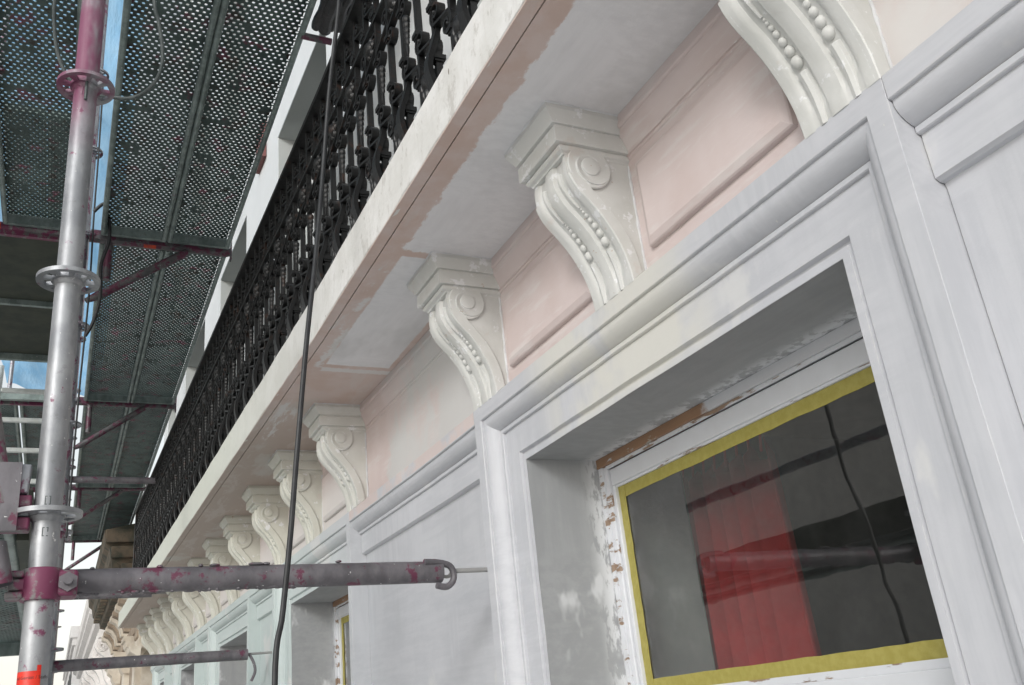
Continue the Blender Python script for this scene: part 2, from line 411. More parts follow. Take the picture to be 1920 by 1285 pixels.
class MB:
    def __init__(s):
        s.v = []; s.f = []
    def add(s, vs, fs):
        o = len(s.v)
        s.v += [tuple(p) for p in vs]
        s.f += [tuple(i + o for i in f) for f in fs]
        return s
    def box(s, x0, x1, y0, y1, z0, z1):
        ys = [y0] + ([2.4] if y0 < 2.4 < y1 else []) + [y1]
        vs = []
        for yy in ys:
            vs += [(x0, yy, z0), (x1, yy, z0), (x1, yy, z1), (x0, yy, z1)]
        fs = [(0, 1, 2, 3)]
        for i in range(len(ys) - 1):
            a = i * 4
            for j in range(4):
                fs.append((a + j, a + 4 + j, a + 4 + (j + 1) % 4, a + (j + 1) % 4))
        a = (len(ys) - 1) * 4
        fs.append((a + 3, a + 2, a + 1, a))
        return s.add(vs, fs)
    def prism_y(s, prof, y0, y1, closed=True, caps=True, step=None):
        """profile of (x, z) points extruded along y"""
        if step:
            k_ = max(2, int((y1 - y0) / step)); ys = [y0 + (y1 - y0) * i / k_ for i in range(k_ + 1)]
        else:
            ys = [y0] + ([2.4] if y0 < 2.4 < y1 else []) + [y1]
        n = len(prof)
        vs = [(px, yy, pz) for yy in ys for px, pz in prof]
        fs = []
        for i in range(len(ys) - 1):
            for j in range(n if closed else n - 1):
                k = (j + 1) % n
                fs.append((i * n + j, (i + 1) * n + j, (i + 1) * n + k, i * n + k))
        if caps and closed:
            fs.append(tuple(range(n)))
            a = (len(ys) - 1) * n
            fs.append(tuple(a + i for i in reversed(range(n))))
        return s.add(vs, fs)
    def path(s, pts, r, n=8, caps=True, flat=None):
        """tube (or flat strap if flat=(w, h, updir)) along points"""
        pts = [Vector(p) for p in pts]
        rs = r if isinstance(r, (list, tuple)) else [r] * len(pts)
        ring = []
        prev = None
        for i, p in enumerate(pts):
            d = (pts[min(i + 1, len(pts) - 1)] - pts[max(i - 1, 0)]).normalized()
            if prev is None:
                u = Vector((0, 0, 1)) if abs(d.z) < 0.9 else Vector((1, 0, 0))
                u = (u - d * u.dot(d)).normalized()
            else:
                u = (prev - d * prev.dot(d)).normalized()
            prev = u
            vv = d.cross(u)
            for j in range(n):
                a = 2 * pi * j / n
                ring.append(p + (u * cos(a) + vv * sin(a)) * rs[i])
        fs = []
        for i in range(len(pts) - 1):
            for j in range(n):
                k = (j + 1) % n
                fs.append((i * n + j, i * n + k, (i + 1) * n + k, (i + 1) * n + j))
        if caps:
            fs.append(tuple(reversed(range(n))))
            fs.append(tuple((len(pts) - 1) * n + j for j in range(n)))
        return s.add(ring, fs)
    def strap_yz(s, pts, x0, x1, th):
        """flat ribbon: path in (y, z), width x0..x1, thickness th"""
        n = len(pts)
        vs = []
        for i, (py, pz) in enumerate(pts):
            a = pts[max(i - 1, 0)]; b = pts[min(i + 1, n - 1)]
            dy, dz = b[0] - a[0], b[1] - a[1]
            l = math.hypot(dy, dz) or 1
            ny, nz = -dz / l * th / 2, dy / l * th / 2
            vs += [(x0, py + ny, pz + nz), (x1, py + ny, pz + nz), (x1, py - ny, pz - nz), (x0, py - ny, pz - nz)]
        fs = [(0, 1, 2, 3), tuple((n - 1) * 4 + k for k in (3, 2, 1, 0))]
        for i in range(n - 1):
            for j in range(4):
                k = (j + 1) % 4
                fs.append((i * 4 + j, i * 4 + 4 + j, i * 4 + 4 + k, i * 4 + k))
        return s.add(vs, fs)
    def ball(s, c, rx, ry, rz, seg=10, rings=6):
        vs = [(c[0], c[1], c[2] + rz)]
        for i in range(1, rings):
            a = pi * i / rings
            for j in range(seg):
                b = 2 * pi * j / seg
                vs.append((c[0] + rx * sin(a) * cos(b), c[1] + ry * sin(a) * sin(b), c[2] + rz * cos(a)))
        vs.append((c[0], c[1], c[2] - rz))
        fs = [(0, 1 + j, 1 + (j + 1) % seg) for j in range(seg)]
        for i in range(rings - 2):
            for j in range(seg):
                a = 1 + i * seg
                fs.append((a + j, a + seg + j, a + seg + (j + 1) % seg, a + (j + 1) % seg))
        e = len(vs) - 1
        a = 1 + (rings - 2) * seg
        fs += [(a + j, e, a + (j + 1) % seg) for j in range(seg)]
        return s.add(vs, fs)
    def wobble(s, amp=0.0011, f=7.0):
        for i, p in enumerate(s.v):
            a = noise.noise(Vector((p[0] * 3, p[1] * f, p[2] * f))); b_ = noise.noise(Vector((p[2] * f + 7, p[1] * f, 3.3))); c_ = noise.noise(Vector((p[1] * 29, p[2] * 29, p[0] * 9)))
            s.v[i] = (p[0] + a * amp + c_ * amp * 0.45, p[1], p[2] + b_ * amp * 0.8)
        return s
    def mesh(s, name, mat, do_bend=False, smooth=True, ang=35, recalc=True):
        me = bpy.data.meshes.new(name)
        vs = [(p[0] + bend(p[1]), p[1], p[2]) for p in s.v] if do_bend else s.v
        me.from_pydata(vs, [], s.f)
        if recalc:
            bm = bmesh.new(); bm.from_mesh(me)
            bmesh.ops.remove_doubles(bm, verts=bm.verts, dist=1e-6)
            bmesh.ops.recalc_face_normals(bm, faces=bm.faces)
            bm.to_mesh(me); bm.free()
        me.materials.append(M[mat] if isinstance(mat, str) else mat)
        if smooth:
            me.polygons.foreach_set("use_smooth", [True] * len(me.polygons))
            me.set_sharp_from_angle(angle=radians(ang))
        me.update()
        return me
    def build(s, name, mat, parent=None, **kw):
        bev = kw.pop('bevel', 0)
        o = link(name, s.mesh(name, mat, **kw), parent)
        if bev:
            md = o.modifiers.new("edge", 'BEVEL'); md.width = bev; md.segments = 2; md.limit_method = 'ANGLE'; md.angle_limit = radians(40)
            md.harden_normals = False
        return o

BASE = {}
def link(name, me, parent=None, loc=None):
    o = bpy.data.objects.new(name, me)
    col.objects.link(o)
    if parent is not None:
        o.parent = parent
        if parent.name in BASE and loc is None:
            o.matrix_parent_inverse = Matrix.Translation(-BASE[parent.name])
    if loc is not None:
        o.location = loc
    return o

def tag(o, label=None, cat=None, group=None, kind=None):
    if label: o['label'] = label
    if cat: o['category'] = cat
    if group: o['group'] = group
    if kind: o['kind'] = kind
    return o

def thing(name, loc, label, cat, group=None):
    o = bpy.data.objects.new(name, None)
    col.objects.link(o)
    o.location = loc
    o.empty_display_size = 0.1
    BASE[o.name] = Vector(loc)
    return tag(o, label, cat, group)

def copy_tree(o, parent=None):
    c = o.copy()
    col.objects.link(c)
    if parent is not None:
        c.parent = parent
    for ch in list(o.children):
        copy_tree(ch, c)
    return c

# ------------------------------------------------------------------ setting
GZ = -1.6
tag(MB().box(-60, 60, -60, 120, GZ - 0.6, GZ - 0.15).build("ground", "asphalt"), kind='structure')
tag(MB().box(-6.0, 3.0, -40, 60, GZ - 0.149, GZ).build("pavement", "pavement"), kind='structure')  # unseen paving, made very pale to bounce light up to the soffit

# ------------------------------------------------------------------ the terrace house
house = thing("townhouse", (0.93, 3.0, GZ), "stucco house front under repainting with scrolled brackets, balcony slab and taped windows", "house")
ZS = 1.048                                   # balcony soffit
WIN = [(0.636, 1.988), (3.094, 4.308), (4.846, 6.107), (6.591, 7.767), (8.222, 9.12)]
SW = 0.170                                   # width of a window surround

SPROF = [(0.0, 0.960), (0.0, 0.8955), (0.0005, 0.895), (0.0355, 0.895), (0.037, 0.897), (0.0375, 0.902), (0.040, 0.902),
         (0.046, 0.9025), (0.052, 0.905), (0.058, 0.909), (0.064, 0.9155), (0.069, 0.923), (0.0715, 0.931),
         (0.0725, 0.929), (0.0805, 0.929), (0.082, 0.931), (0.0825, 0.9365), (0.146, 0.9365), (0.1475, 0.940),
         (0.149, 0.946), (0.152, 0.947), (0.1545, 0.943), (0.156, 0.940), (0.1695, 0.940), (0.170, 0.9405)]

def surround(y0, y1, zt=0.702, zb=-1.3):
    b = MB()
    vs = []
    nz, nyy = 34, 24
    for o, xx in SPROF:
        for k in range(nz + 1): vs.append((xx, y1 - o, zb + (zt - o - zb) * k / nz))
        for k in range(1, nyy): vs.append((xx, y1 - o + (y0 - y1 + 2 * o) * k / nyy, zt - o))
        for k in range(nz + 1): vs.append((xx, y0 + o, zt - o + (zb - zt + o) * k / nz))
    fs = []
    m = 2 * nz + nyy + 1
    for i in range(len(SPROF) - 1):
        for j in range(m - 1):
            a = i * m + j
            fs.append((a, a + 1, a + m + 1, a + m))
    b.add(vs, fs)
    return b.wobble(0.0010)

# wall behind: piers with their own band moulding, frieze and cornice under the soffit
def frieze_profile():
    return [(0.905, ZS + 0.03), (0.905, 1.027), (0.9075, 1.024), (0.911, 1.023), (0.911, 1.019), (0.914, 1.010), (0.922, 0.990), (0.9265, 0.977),
            (0.9265, 0.973), (0.930, 0.972), (0.930, 0.966), (0.9325, 0.964), (0.9325, 0.7022), (1.16, 0.7022), (1.16, ZS + 0.03)]
MB().prism_y(frieze_profile(), -1.2, 9.30, step=0.07).wobble(0.0012).build("frieze", "frieze", house, do_bend=True, ang=25)

def pier_profile():
    p = [(0.9323, 0.7018), (0.8965, 0.7018), (0.895, 0.7003)]
    p += [(xx, 0.702 - o) for o, xx in SPROF if 0.03 < o < 0.1465]
    return p + [(0.9375, 0.5555), (0.943, 0.552), (0.951, 0.551), (0.953, 0.545), (0.953, GZ), (1.20, GZ), (1.20, 0.6899), (0.9323, 0.6899)]
gaps = [(-1.2, WIN[0][0])] + [(WIN[i][1], WIN[i + 1][0]) for i in range(4)] + [(WIN[4][1], 9.30)]
for a, b_ in gaps:
    MB().prism_y(pier_profile(), a + 0.0015, b_ - 0.0015, step=0.05).wobble(0.0010).build("wall_pier", "wall", house, do_bend=True, ang=25)
MB().box(0.97, 3.6, 9.301, 9.6, GZ, 12).build("party_wall", "street_brick", house, do_bend=True)

def tape_strip(y0, y1, z0, z1, x0, x1):
    """thin strip with slightly torn, uneven edges and a few creases"""
    n_ = 26
    vs = []
    for k in range(n_ + 1):
        u = k / n_
        j1, j2 = random.uniform(-0.0011, 0.0011), random.uniform(-0.0009, 0.0009)
        cr = 0.0006 if random.random() < 0.18 else 0.0
        for xx in (x0 - cr, x1):
            if y1 - y0 > z1 - z0:
                vs += [(xx, y0 + (y1 - y0) * u, z0 + j1), (xx, y0 + (y1 - y0) * u, z1 + j2)]
            else:
                vs += [(xx, y0 + j1, z0 + (z1 - z0) * u), (xx, y1 + j2, z0 + (z1 - z0) * u)]
    fs = [(0, 1, 3, 2), (n_ * 4, n_ * 4 + 2, n_ * 4 + 3, n_ * 4 + 1)]
    for k in range(n_):
        a_ = k * 4
        fs += [(a_, a_ + 4, a_ + 5, a_ + 1), (a_ + 1, a_ + 5, a_ + 7, a_ + 3), (a_ + 3, a_ + 7, a_ + 6, a_ + 2), (a_ + 2, a_ + 6, a_ + 4, a_)]
    return MB().add(vs, fs)
for i, (a, b_) in enumerate(WIN):
    o = surround(a, b_).build("window_surround", "wall", house, do_bend=True, ang=25)
    # ledge on top of the surround
    MB().box(0.8955, 0.9325, a + 0.001, b_ - 0.001, 0.690, 0.7015).build("ledge", "wall", o, do_bend=True)
    ya, yb, zo = a + SW, b_ - SW, 0.702 - SW
    rv = MB()
    rv.add([(0.941, yb, -1.3), (1.16, yb, -1.3), (1.16, yb, zo), (0.941, yb, zo)], [(0, 1, 2, 3)])
    rv.add([(0.941, ya, -1.3), (1.16, ya, -1.3), (1.16, ya, zo), (0.941, ya, zo)], [(3, 2, 1, 0)])
    rv.add([(0.941, ya, zo), (1.16, ya, zo), (1.16, yb, zo), (0.941, yb, zo)], [(0, 1, 2, 3)])
    rv.build("window_reveal", "primer", house, do_bend=True, smooth=False, recalc=False)
    # wall body over and beside the opening (behind the surround)
    MB().box(0.9735, 1.20, a, ya - 0.0005, -1.3, 0.6895).box(0.9735, 1.20, yb + 0.0005, b_, -1.3, 0.6895).box(0.9735, 1.20, ya - 0.0004, yb + 0.0004, zo + 0.0005, 0.6893).build("wall_core", "wall", house, do_bend=True)
    # joinery: outer frame, sash, glass, masking tape
    win = link("window", MB().box(1.125, 1.175, ya + 0.0006, yb - 0.0006, zo - 0.022, zo - 0.0006).mesh("window_head", "head_wood", do_bend=True), house)
    zm = -0.004
    for fa, fb in ((yb - 0.030, yb - 0.0006), (ya + 0.0006, ya + 0.030)):
        MB().box(1.134, 1.175, fa, fb, -1.3, zo - 0.0225).build("frame", "worn_wood", win, do_bend=True, bevel=0.002)
    for fa, fb in ((yb - 0.016, yb - 0.0006), (ya + 0.0006, ya + 0.016)):
        MB().box(1.128, 1.1338, fa, fb, -1.3, zo - 0.0225).build("staff_bead", "worn_wood", win, do_bend=True)
    MB().box(1.131, 1.136, ya + 0.03, yb - 0.03, zo - 0.030, zo - 0.0226).build("frame_bead", "worn_wood", win, do_bend=True)
    sy0, sy1, sz1 = ya + 0.0305, yb - 0.0305, zo - 0.0302
    for sb in ((sy0, sy1, sz1 - 0.040, sz1), (sy0, sy0 + 0.012, zm, sz1 - 0.0401), (sy1 - 0.012, sy1, zm, sz1 - 0.0401)):
        MB().box(1.140, 1.170, *sb).build("sash", "painted_wood", win, do_bend=True, bevel=0.002)
    MB().box(1.145, 1.170, sy0 + 0.0125, sy1 - 0.0125, sz1 - 0.0455, sz1 - 0.0402).build("putty", "worn_wood", win, do_bend=True)
    MB().box(1.140, 1.170, sy0, sy1, zm - 0.034, zm - 0.0001).build("meeting_rail", "painted_wood", win, do_bend=True, bevel=0.002)
    MB().box(1.144, 1.170, sy0 + 0.0125, sy1 - 0.0125, zm, zm + 0.013).build("putty", "worn_wood", win, do_bend=True)
    MB().box(1.150, 1.180, sy0, sy1, zm - 0.050, zm - 0.0345).build("lower_bead", "flaked_wood", win, do_bend=True)
    gy0, gy1, gz0, gz1 = sy0 + 0.0125, sy1 - 0.0125, zm + 0.0132, sz1 - 0.0457
    MB().box(1.152, 1.156, gy0, gy1, gz0, gz1).build("glass_pane", "glass", win, do_bend=True, smooth=False)
    if i < 3:
        tw = 0.026
        for bx in ((gy0 - 0.006, gy1 + 0.006, gz1 - tw, gz1 + 0.003, 1.1506, 1.1516), (gy0 - 0.006, gy1 + 0.006, gz0 - 0.003, gz0 + tw, 1.1506, 1.1516),
                   (gy1 - tw, gy1 + 0.007, gz0 - 0.006, gz1 + 0.005, 1.1494, 1.1503), (gy0 - 0.007, gy0 + tw, gz0 - 0.006, gz1 + 0.005, 1.1494, 1.1503)):
            tape_strip(*bx).build("masking_tape", "tape", win, do_bend=True)

# rooms behind the windows
tag(MB().box(3.4, 3.5, -1.3, 9.3, GZ, 1.03).box(1.21, 3.4, -1.3, 9.3, 0.82, 1.0).box(1.21, 3.4, -1.3, 9.3, GZ, GZ + 0.5)
    .box(1.21, 3.4, 2.45, 2.5, GZ + 0.5, 0.82).box(1.21, 3.4, -1.3, -1.25, GZ + 0.5, 0.82).build("room_wall", "room_dark", None, do_bend=True), kind='structure')
MB().box(1.2005, 1.40, 1.86, 1.90, -1.0, 0.80).build("window_lining", "room_plaster", house)

# raised frieze panels
BR = [0.7065, 1.302, 1.913, 3.043, 3.617, 4.180, 4.780, 5.340, 5.920, 6.460, 7.000, 7.500, 8.060, 8.500, 9.080]
def raised_panel(y0, y1, z0, z1):
    b = MB()
    loops = []
    for ins, xx in ((0, 0.933), (0.0006, 0.9235), (0.003, 0.9205), (0.0135, 0.9155), (0.0150, 0.9150)):
        loops.append([(xx, y0 + ins, z0 + ins), (xx, y1 - ins, z0 + ins), (xx, y1 - ins, z1 - ins), (xx, y0 + ins, z1 - ins)])
    vs = [p for l in loops for p in l]
    fs = []
    for i in range(len(loops) - 1):
        for j in range(4):
            fs.append((i * 4 + j, i * 4 + (j + 1) % 4, i * 4 + 4 + (j + 1) % 4, i * 4 + 4 + j))
    fs.append((16, 17, 18, 19))
    return b.add(vs, fs)
for i in range(len(BR) - 1):
    a, b_ = BR[i] + 0.108, BR[i + 1] - 0.098
    if i == 2:
        continue
    raised_panel(a, b_, 0.757, 0.938).build("frieze_panel", "frieze", house, do_bend=True, ang=16)

# brackets -----------------------------------------------------------------
FRONT = [(0.792, 0.958), (0.7895, 0.945), (0.7888, 0.930), (0.7905, 0.912), (0.797, 0.895), (0.808, 0.877), (0.822, 0.861), (0.838, 0.843),
         (0.855, 0.820), (0.868, 0.797), (0.878, 0.776), (0.886, 0.753), (0.891, 0.730), (0.8945, 0.6995)]
def interp(pts, n):
    """Catmull-Rom resample"""
    out = []
    for k in range(n):
        tt = k / (n - 1) * (len(pts) - 1)
        i = min(int(tt), len(pts) - 2); u = tt - i
        p = [pts[max(i - 1, 0)], pts[i], pts[i + 1], pts[min(i + 2, len(pts) - 1)]]
        out.append(tuple(0.5 * (2 * p[1][d] + (p[2][d] - p[0][d]) * u + (2 * p[0][d] - 5 * p[1][d] + 4 * p[2][d] - p[3][d]) * u * u
                                + (3 * p[1][d] - p[0][d] - 3 * p[2][d] + p[3][d]) * u ** 3) for d in range(len(p[0]))))
    return out
FC = interp(FRONT, 40)
HW = 0.0635
def nrm(c, i):
    a, b_ = c[max(i - 1, 0)], c[min(i + 1, len(c) - 1)]
    dx, dz = b_[0] - a[0], b_[1] - a[1]
    l = math.hypot(dx, dz)
    return (dz / l, -dx / l)            # points to the street
def front_relief(yy):
    """depth of the moulded front at across-width position yy (0 = flush, negative = sunk)"""
    a = abs(yy)
    if a > 0.050: return 0.0
    if a > 0.044: return -0.001 - 0.004 * (0.050 - a) / 0.006
    if a > 0.018: return -0.0065
    if a > 0.014: return -0.0065 + 0.0075 * (0.018 - a) / 0.004
    return 0.001 + 0.0015 * cos(a / 0.014 * pi / 2)
ACR = [-HW, -0.0555, -0.0500, -0.0470, -0.0440, -0.0310, -0.0180, -0.0160, -0.0140, -0.007, 0, 0.007, 0.0140, 0.0160, 0.0180, 0.0310, 0.0440, 0.0470, 0.0500, 0.0555, HW]

def bracket_body():
    b = MB()
    n = len(ACR)
    vs = []
    for i, (fx, fz) in enumerate(FC):
        nx, nz = nrm(FC, i)
        for yy in ACR:
            h = front_relief(yy) * min(1, max(0.25, (len(FC) - 1 - i) / 6))
            vs.append((fx + nx * h, yy, fz + nz * h))
    fs = []
    for i in range(len(FC) - 1):
        for j in range(n - 1):
            fs.append((i * n + j, i * n + j + 1, (i + 1) * n + j + 1, (i + 1) * n + j))
    b.add(vs, fs)
    # sides
    for sgn in (-1, 1):
        vs = []
        for fx, fz in FC:
            vs += [(fx, sgn * HW, fz), (0.9325, sgn * HW, fz)]
        fs = [(i * 2, i * 2 + 1, i * 2 + 3, i * 2 + 2) for i in range(len(FC) - 1)]
        b.add(vs, fs)
    b.add([(FC[0][0], -HW, FC[0][1]), (FC[0][0], HW, FC[0][1]), (0.9325, HW, FC[0][1]), (0.9325, -HW, FC[0][1])], [(0, 1, 2, 3)])
    return b

# scroll on each cheek: a raised band following the front, running into a coiled volute
INNER = [(0.8215, 0.908), (0.8345, 0.888), (0.849, 0.870), (0.863, 0.853), (0.878, 0.834), (0.890, 0.815), (0.901, 0.794), (0.910, 0.770), (0.916, 0.745), (0.9185, 0.722), (0.9185, 0.6995)]
def cheek_scroll(sgn, th=0.0075):
    b = MB()
    IC = interp(INNER, 30)
    OC = interp(FRONT[3:], 30)
    y0, y1 = sgn * (HW - 0.001), sgn * (HW + th)
    ye = sgn * (HW + th * 0.75)
    vs = []
    for (ox, oz), (ix, iz) in zip(OC, IC):
        mx, mz = ix + (ox - ix) * 0.08, iz + (oz - iz) * 0.08
        px, pz = ox + (ix - ox) * 0.05, oz + (iz - oz) * 0.05
        vs += [(ox, y0, oz), (ox, ye, oz), (px, y1, pz), (mx, y1, mz), (ix, ye, iz), (ix, y0, iz)]
    fs = []
    for i in range(len(IC) - 1):
        for j in range(5):
            fs.append((i * 6 + j, i * 6 + j + 1, i * 6 + 6 + j + 1, i * 6 + 6 + j))
    b.add(vs, fs)
    # volute: outer disc with a spiral step
    cx, cz = 0.8385, 0.9335
    seg = 44
    def R(a):        # outer outline
        return 0.0465
    vs = []; fs = []
    prof = [(1.0, y0), (1.0, sgn * (HW + th * 0.7)), (0.965, sgn * (HW + th * 0.88)), (0.50, sgn * (HW + th * 0.88))]
    for i in range(seg):
        a = 2 * pi * i / seg
        for rr, yy in prof:
            vs.append((cx + R(a) * rr * cos(a), yy, cz + R(a) * rr * sin(a)))
    k = len(prof)
    for i in range(seg):
        ii = (i + 1) % seg
        for j in range(k - 1):
            fs.append((i * k + j, ii * k + j, ii * k + j + 1, i * k + j + 1))
    o = len(vs)
    vs.append((cx, sgn * (HW + th * 0.88), cz))
    for i in range(seg):
        fs.append((i * k + k - 1, ((i + 1) % seg) * k + k - 1, o))
    b.add(vs, fs)
    # low spiral step and the round eye
    yt = HW + th * 0.88
    vs = []; fs = []
    n = 40
    for i in range(n):
        u = i / (n - 1)
        a = (radians(-35) - u * 2 * pi * 0.80) if True else 0
        r = 0.0205 + 0.0215 * (1 - u) ** 1.1
        hgt = 0.0042 * min(1, u * 3 + 0.15)
        for dr, yy in ((0.0012, yt - 0.001), (0.0002, yt + hgt), (-0.006, yt + hgt * 0.7), (-0.0115, yt - 0.001)):
            vs.append((cx + 0.001 + (r + dr) * cos(a), sgn * yy, cz - 0.001 + (r + dr) * sin(a)))
    for i in range(n - 1):
        for j in range(3):
            fs.append((i * 4 + j, i * 4 + 4 + j, i * 4 + 5 + j, i * 4 + 1 + j))
    b.add(vs, fs)
    vs = []; fs = []
    seg = 32
    pr_ = [(0.0200, yt - 0.001), (0.0188, yt + 0.0036), (0.0160, yt + 0.0046), (0.008, yt + 0.0050)]
    for rr, yy in pr_:
        for i in range(seg):
            a = 2 * pi * i / seg
            vs.append((cx + 0.001 + rr * cos(a), sgn * yy, cz - 0.001 + rr * sin(a)))
    for k in range(len(pr_) - 1):
        for i in range(seg):
            ii = (i + 1) % seg
            fs.append((k * seg + i, k * seg + ii, (k + 1) * seg + ii, (k + 1) * seg + i))
    vs.append((cx + 0.001, sgn * (yt + 0.0051), cz - 0.001))
    for i in range(seg):
        fs.append((3 * seg + i, 3 * seg + (i + 1) % seg, len(vs) - 1))
    b.add(vs, fs)
    return b

def cap_mesh():
    """stepped cornice cap mitred round three sides: (outset, z)"""
    b = MB()
    prof = [(0.0290, ZS + 0.0005), (0.0290, 1.036), (0.0270, 1.033), (0.0250, 1.0275), (0.0215, 1.022), (0.0185, 1.0155), (0.0175, 1.0125), (0.0125, 1.0115), (0.0125, 1.0075), (0.0155, 1.0055),
            (0.0155, 0.9765), (0.0145, 0.9735), (0.0065, 0.9730), (0.0065, 0.9700), (0.0080, 0.9695), (0.0080, 0.967), (0.0060, 0.9625), (0.0015, 0.959), (0.0005, 0.956)]
    vs = []
    for o, zz in prof:
        xf = 0.7885 - o * 1.42
        hy = HW + o
        vs += [(0.9325, hy, zz), (xf, hy, zz), (xf, -hy, zz), (0.9325, -hy, zz)]
    fs = []
    for i in range(len(prof) - 1):
        for j in range(3):
            a = i * 4 + j
            fs.append((a, a + 1, a + 5, a + 4))
    fs.append((0, 1, 2, 3)); e = (len(prof) - 1) * 4
    fs.append((e + 3, e + 2, e + 1, e))
    return b.add(vs, fs)

BEADS = []
def arc_table(c):
    L = [0]
    for i in range(1, len(c)):
        L.append(L[-1] + math.hypot(c[i][0] - c[i - 1][0], c[i][1] - c[i - 1][1]))
    return L
LT = arc_table(FC)
def along(s_):
    for i in range(1, len(FC)):
        if LT[i] >= s_:
            u = (s_ - LT[i - 1]) / (LT[i] - LT[i - 1])
            nx, nz = nrm(FC, i)
            return FC[i - 1][0] + (FC[i][0] - FC[i - 1][0]) * u, FC[i - 1][1] + (FC[i][1] - FC[i - 1][1]) * u, nx, nz
    return (*FC[-1], *nrm(FC, len(FC) - 1))
s_ = 0.110
rads = [0.0028, 0.0038, 0.0050, 0.0062, 0.0075, 0.0088, 0.0102]
for r in rads:
    s_ += r * 1.0
    BEADS.append((s_, r))
    s_ += r * 0.98
END = s_
def bead_mesh(r, s0, yy):
    fx, fz, nx, nz = along(s0)
    b = MB().ball((0, 0, 0), r * 0.85, r * 1.0, r * 1.02, 12, 8)
    ang = math.atan2(nz, nx)
    q = []
    for p in b.v:
        X, Z = p[0], p[2]
        q.append((fx + nx * -0.0066 + X * cos(ang) - Z * sin(ang), yy + p[1], fz + nz * -0.0066 + X * sin(ang) + Z * cos(ang)))
    b.v = q
    return b
def reed(yy, part):
    """half round reeds: a thin tail above the beads and a thick stem below"""
    b = MB()
    up = [along(0.03 + k * (0.108 - 0.03) / 10) for k in range(11)]
    if part: b.path([(p[0] - p[2] * 0.0055, yy, p[1] - p[3] * 0.0055) for p in up], [0.003 + 0.0035 * (1 - k / 10) for k in range(11)], 8)
    dn = [along(END + 0.006 + k * (LT[-1] - END - 0.006) / 8) for k in range(9)]
    if not part: b.path([(p[0] - p[2] * 0.0065, yy, p[1] - p[3] * 0.0065) for p in dn], [0.0092] + [0.0088] * 8, 8)
    return b

body_me = bracket_body().mesh("bracket", "bracket", ang=32)
cap_me = cap_mesh().mesh("cap", "bracket", ang=25)
scr_me = [cheek_scroll(s).mesh("scroll", "bracket", ang=32) for s in (-1, 1)]
reed_me = [reed(yy, q).mesh("reed", "bracket") for yy in (-0.031, 0.031) for q in (0, 1)]
bead_me = [[bead_mesh(r, s0, yy).mesh("bead", "bracket") for s0, r in BEADS] for yy in (-0.031, 0.031)]
allb = MB()
for yy in (-0.031, 0.031):
    for s0, r in BEADS:
        m_ = bead_mesh(r, s0, yy)
        allb.add(m_.v, m_.f)
beads_far = allb.mesh("bead_string", "bracket")
# lines of fresh caulk where bracket, soffit and wall meet
def caulk(kind, seed):
    rng = random.Random(seed)
    b = MB()
    if kind == 'cap':
        xf, hy = 0.7885 - 0.029 * 1.42, HW + 0.029
        cor = [(0.905, hy), (xf, hy), (xf, -hy), (0.905, -hy)]
        pts = []
        for k in range(3):
            for i in range(14):
                u = i / 14
                pts.append((cor[k][0] + (cor[k + 1][0] - cor[k][0]) * u, cor[k][1] + (cor[k + 1][1] - cor[k][1]) * u, ZS - 0.0005))
        pts.append((*cor[3], ZS - 0.0005))
    else:
        sg = -1 if kind == 'left' else 1
        pts = [(0.9315, sg * (HW + 0.0005), 0.955 - (0.955 - 0.703) * i / 24) for i in range(25)]
    pts = [(p[0] + rng.uniform(-0.0007, 0.0007), p[1] + rng.uniform(-0.0007, 0.0007), p[2]) for p in pts]
    b.path(pts, [rng.uniform(0.0012, 0.0036) if kind == 'cap' else rng.uniform(0.002, 0.0042) for _ in pts], 6)
    return b.mesh("caulk_line", "caulk_white")
# foot block where the bracket lands on the wall of a pier (no ledge there)
for i, yb in enumerate(BR):
    o = link("bracket", body_me, house)
    o.matrix_parent_inverse = Matrix.Translation(-BASE[house.name])
    o.location = (bend(yb), yb, 0)
    if i == 0: o['label'] = "nearest bracket, cut off by the top of the frame"
    link("cap", cap_me, o)
    for sm in scr_me: link("scroll", sm, o)
    for rm in reed_me: link("reed", rm, o)
    if i < 5:
        for kd in ('cap', 'left', 'right'): link("caulk_line", caulk(kd, i * 7 + len(kd)), o)
    if i < 4:
        for row in bead_me:
            for bm_ in row: link("bead", bm_, o)
    else:
        tag(link("bead_string", beads_far, o), kind='stuff')

# balcony ------------------------------------------------------------------
XF, ZT = 0.600, 1.187
YE = 9.25
balc = MB()
random.seed(3)
nseg = 120
ys = [-1.2 + (YE + 1.2) * k / nseg for k in range(nseg + 1)]
prof = [(0.6285, ZS), (XF + 0.004, ZS), (XF, ZS + 0.004), (XF, ZS + 0.05), (XF, ZS + 0.095), (XF + 0.0005, ZT - 0.006), (XF + 0.006, ZT), (1.1, ZT), (1.1, ZS + 0.035), (0.6285, ZS + 0.035)]
vs = []
for yy in ys:
    for k, (px, pz) in enumerate(prof):
        j = random.uniform(-1, 1)
        amp = 0.0016 if k in (1, 2) else (0.0012 if k in (5, 6) else 0.0006 if k < 5 else 0)
        vs.append((px + (j * amp if k else 0), yy, pz + (random.uniform(-1, 1) * amp * 0.7 if 1 <= k <= 6 else 0)))
n = len(prof); fs = []
for i in range(nseg):
    for j in range(n):
        k = (j + 1) % n
        fs.append((i * n + j, (i + 1) * n + j, (i + 1) * n + k, i * n + k))
fs.append(tuple(range(n))); fs.append(tuple(reversed(range(nseg * n, nseg * n + n))))
balc.add(vs, fs)
balcony = balc.build("balcony", "fascia", house, do_bend=True, ang=30)
MB().box(0.6007, 0.6280, -1.19, YE - 0.004, ZS - 0.0008, ZS + 0.002).build("soffit_edge", "soffit", balcony, do_bend=True)
MB().box(0.6310, 0.9065, -1.19, YE - 0.004, ZS - 0.0005, ZS + 0.03).build("soffit", "soffit", balcony, do_bend=True)

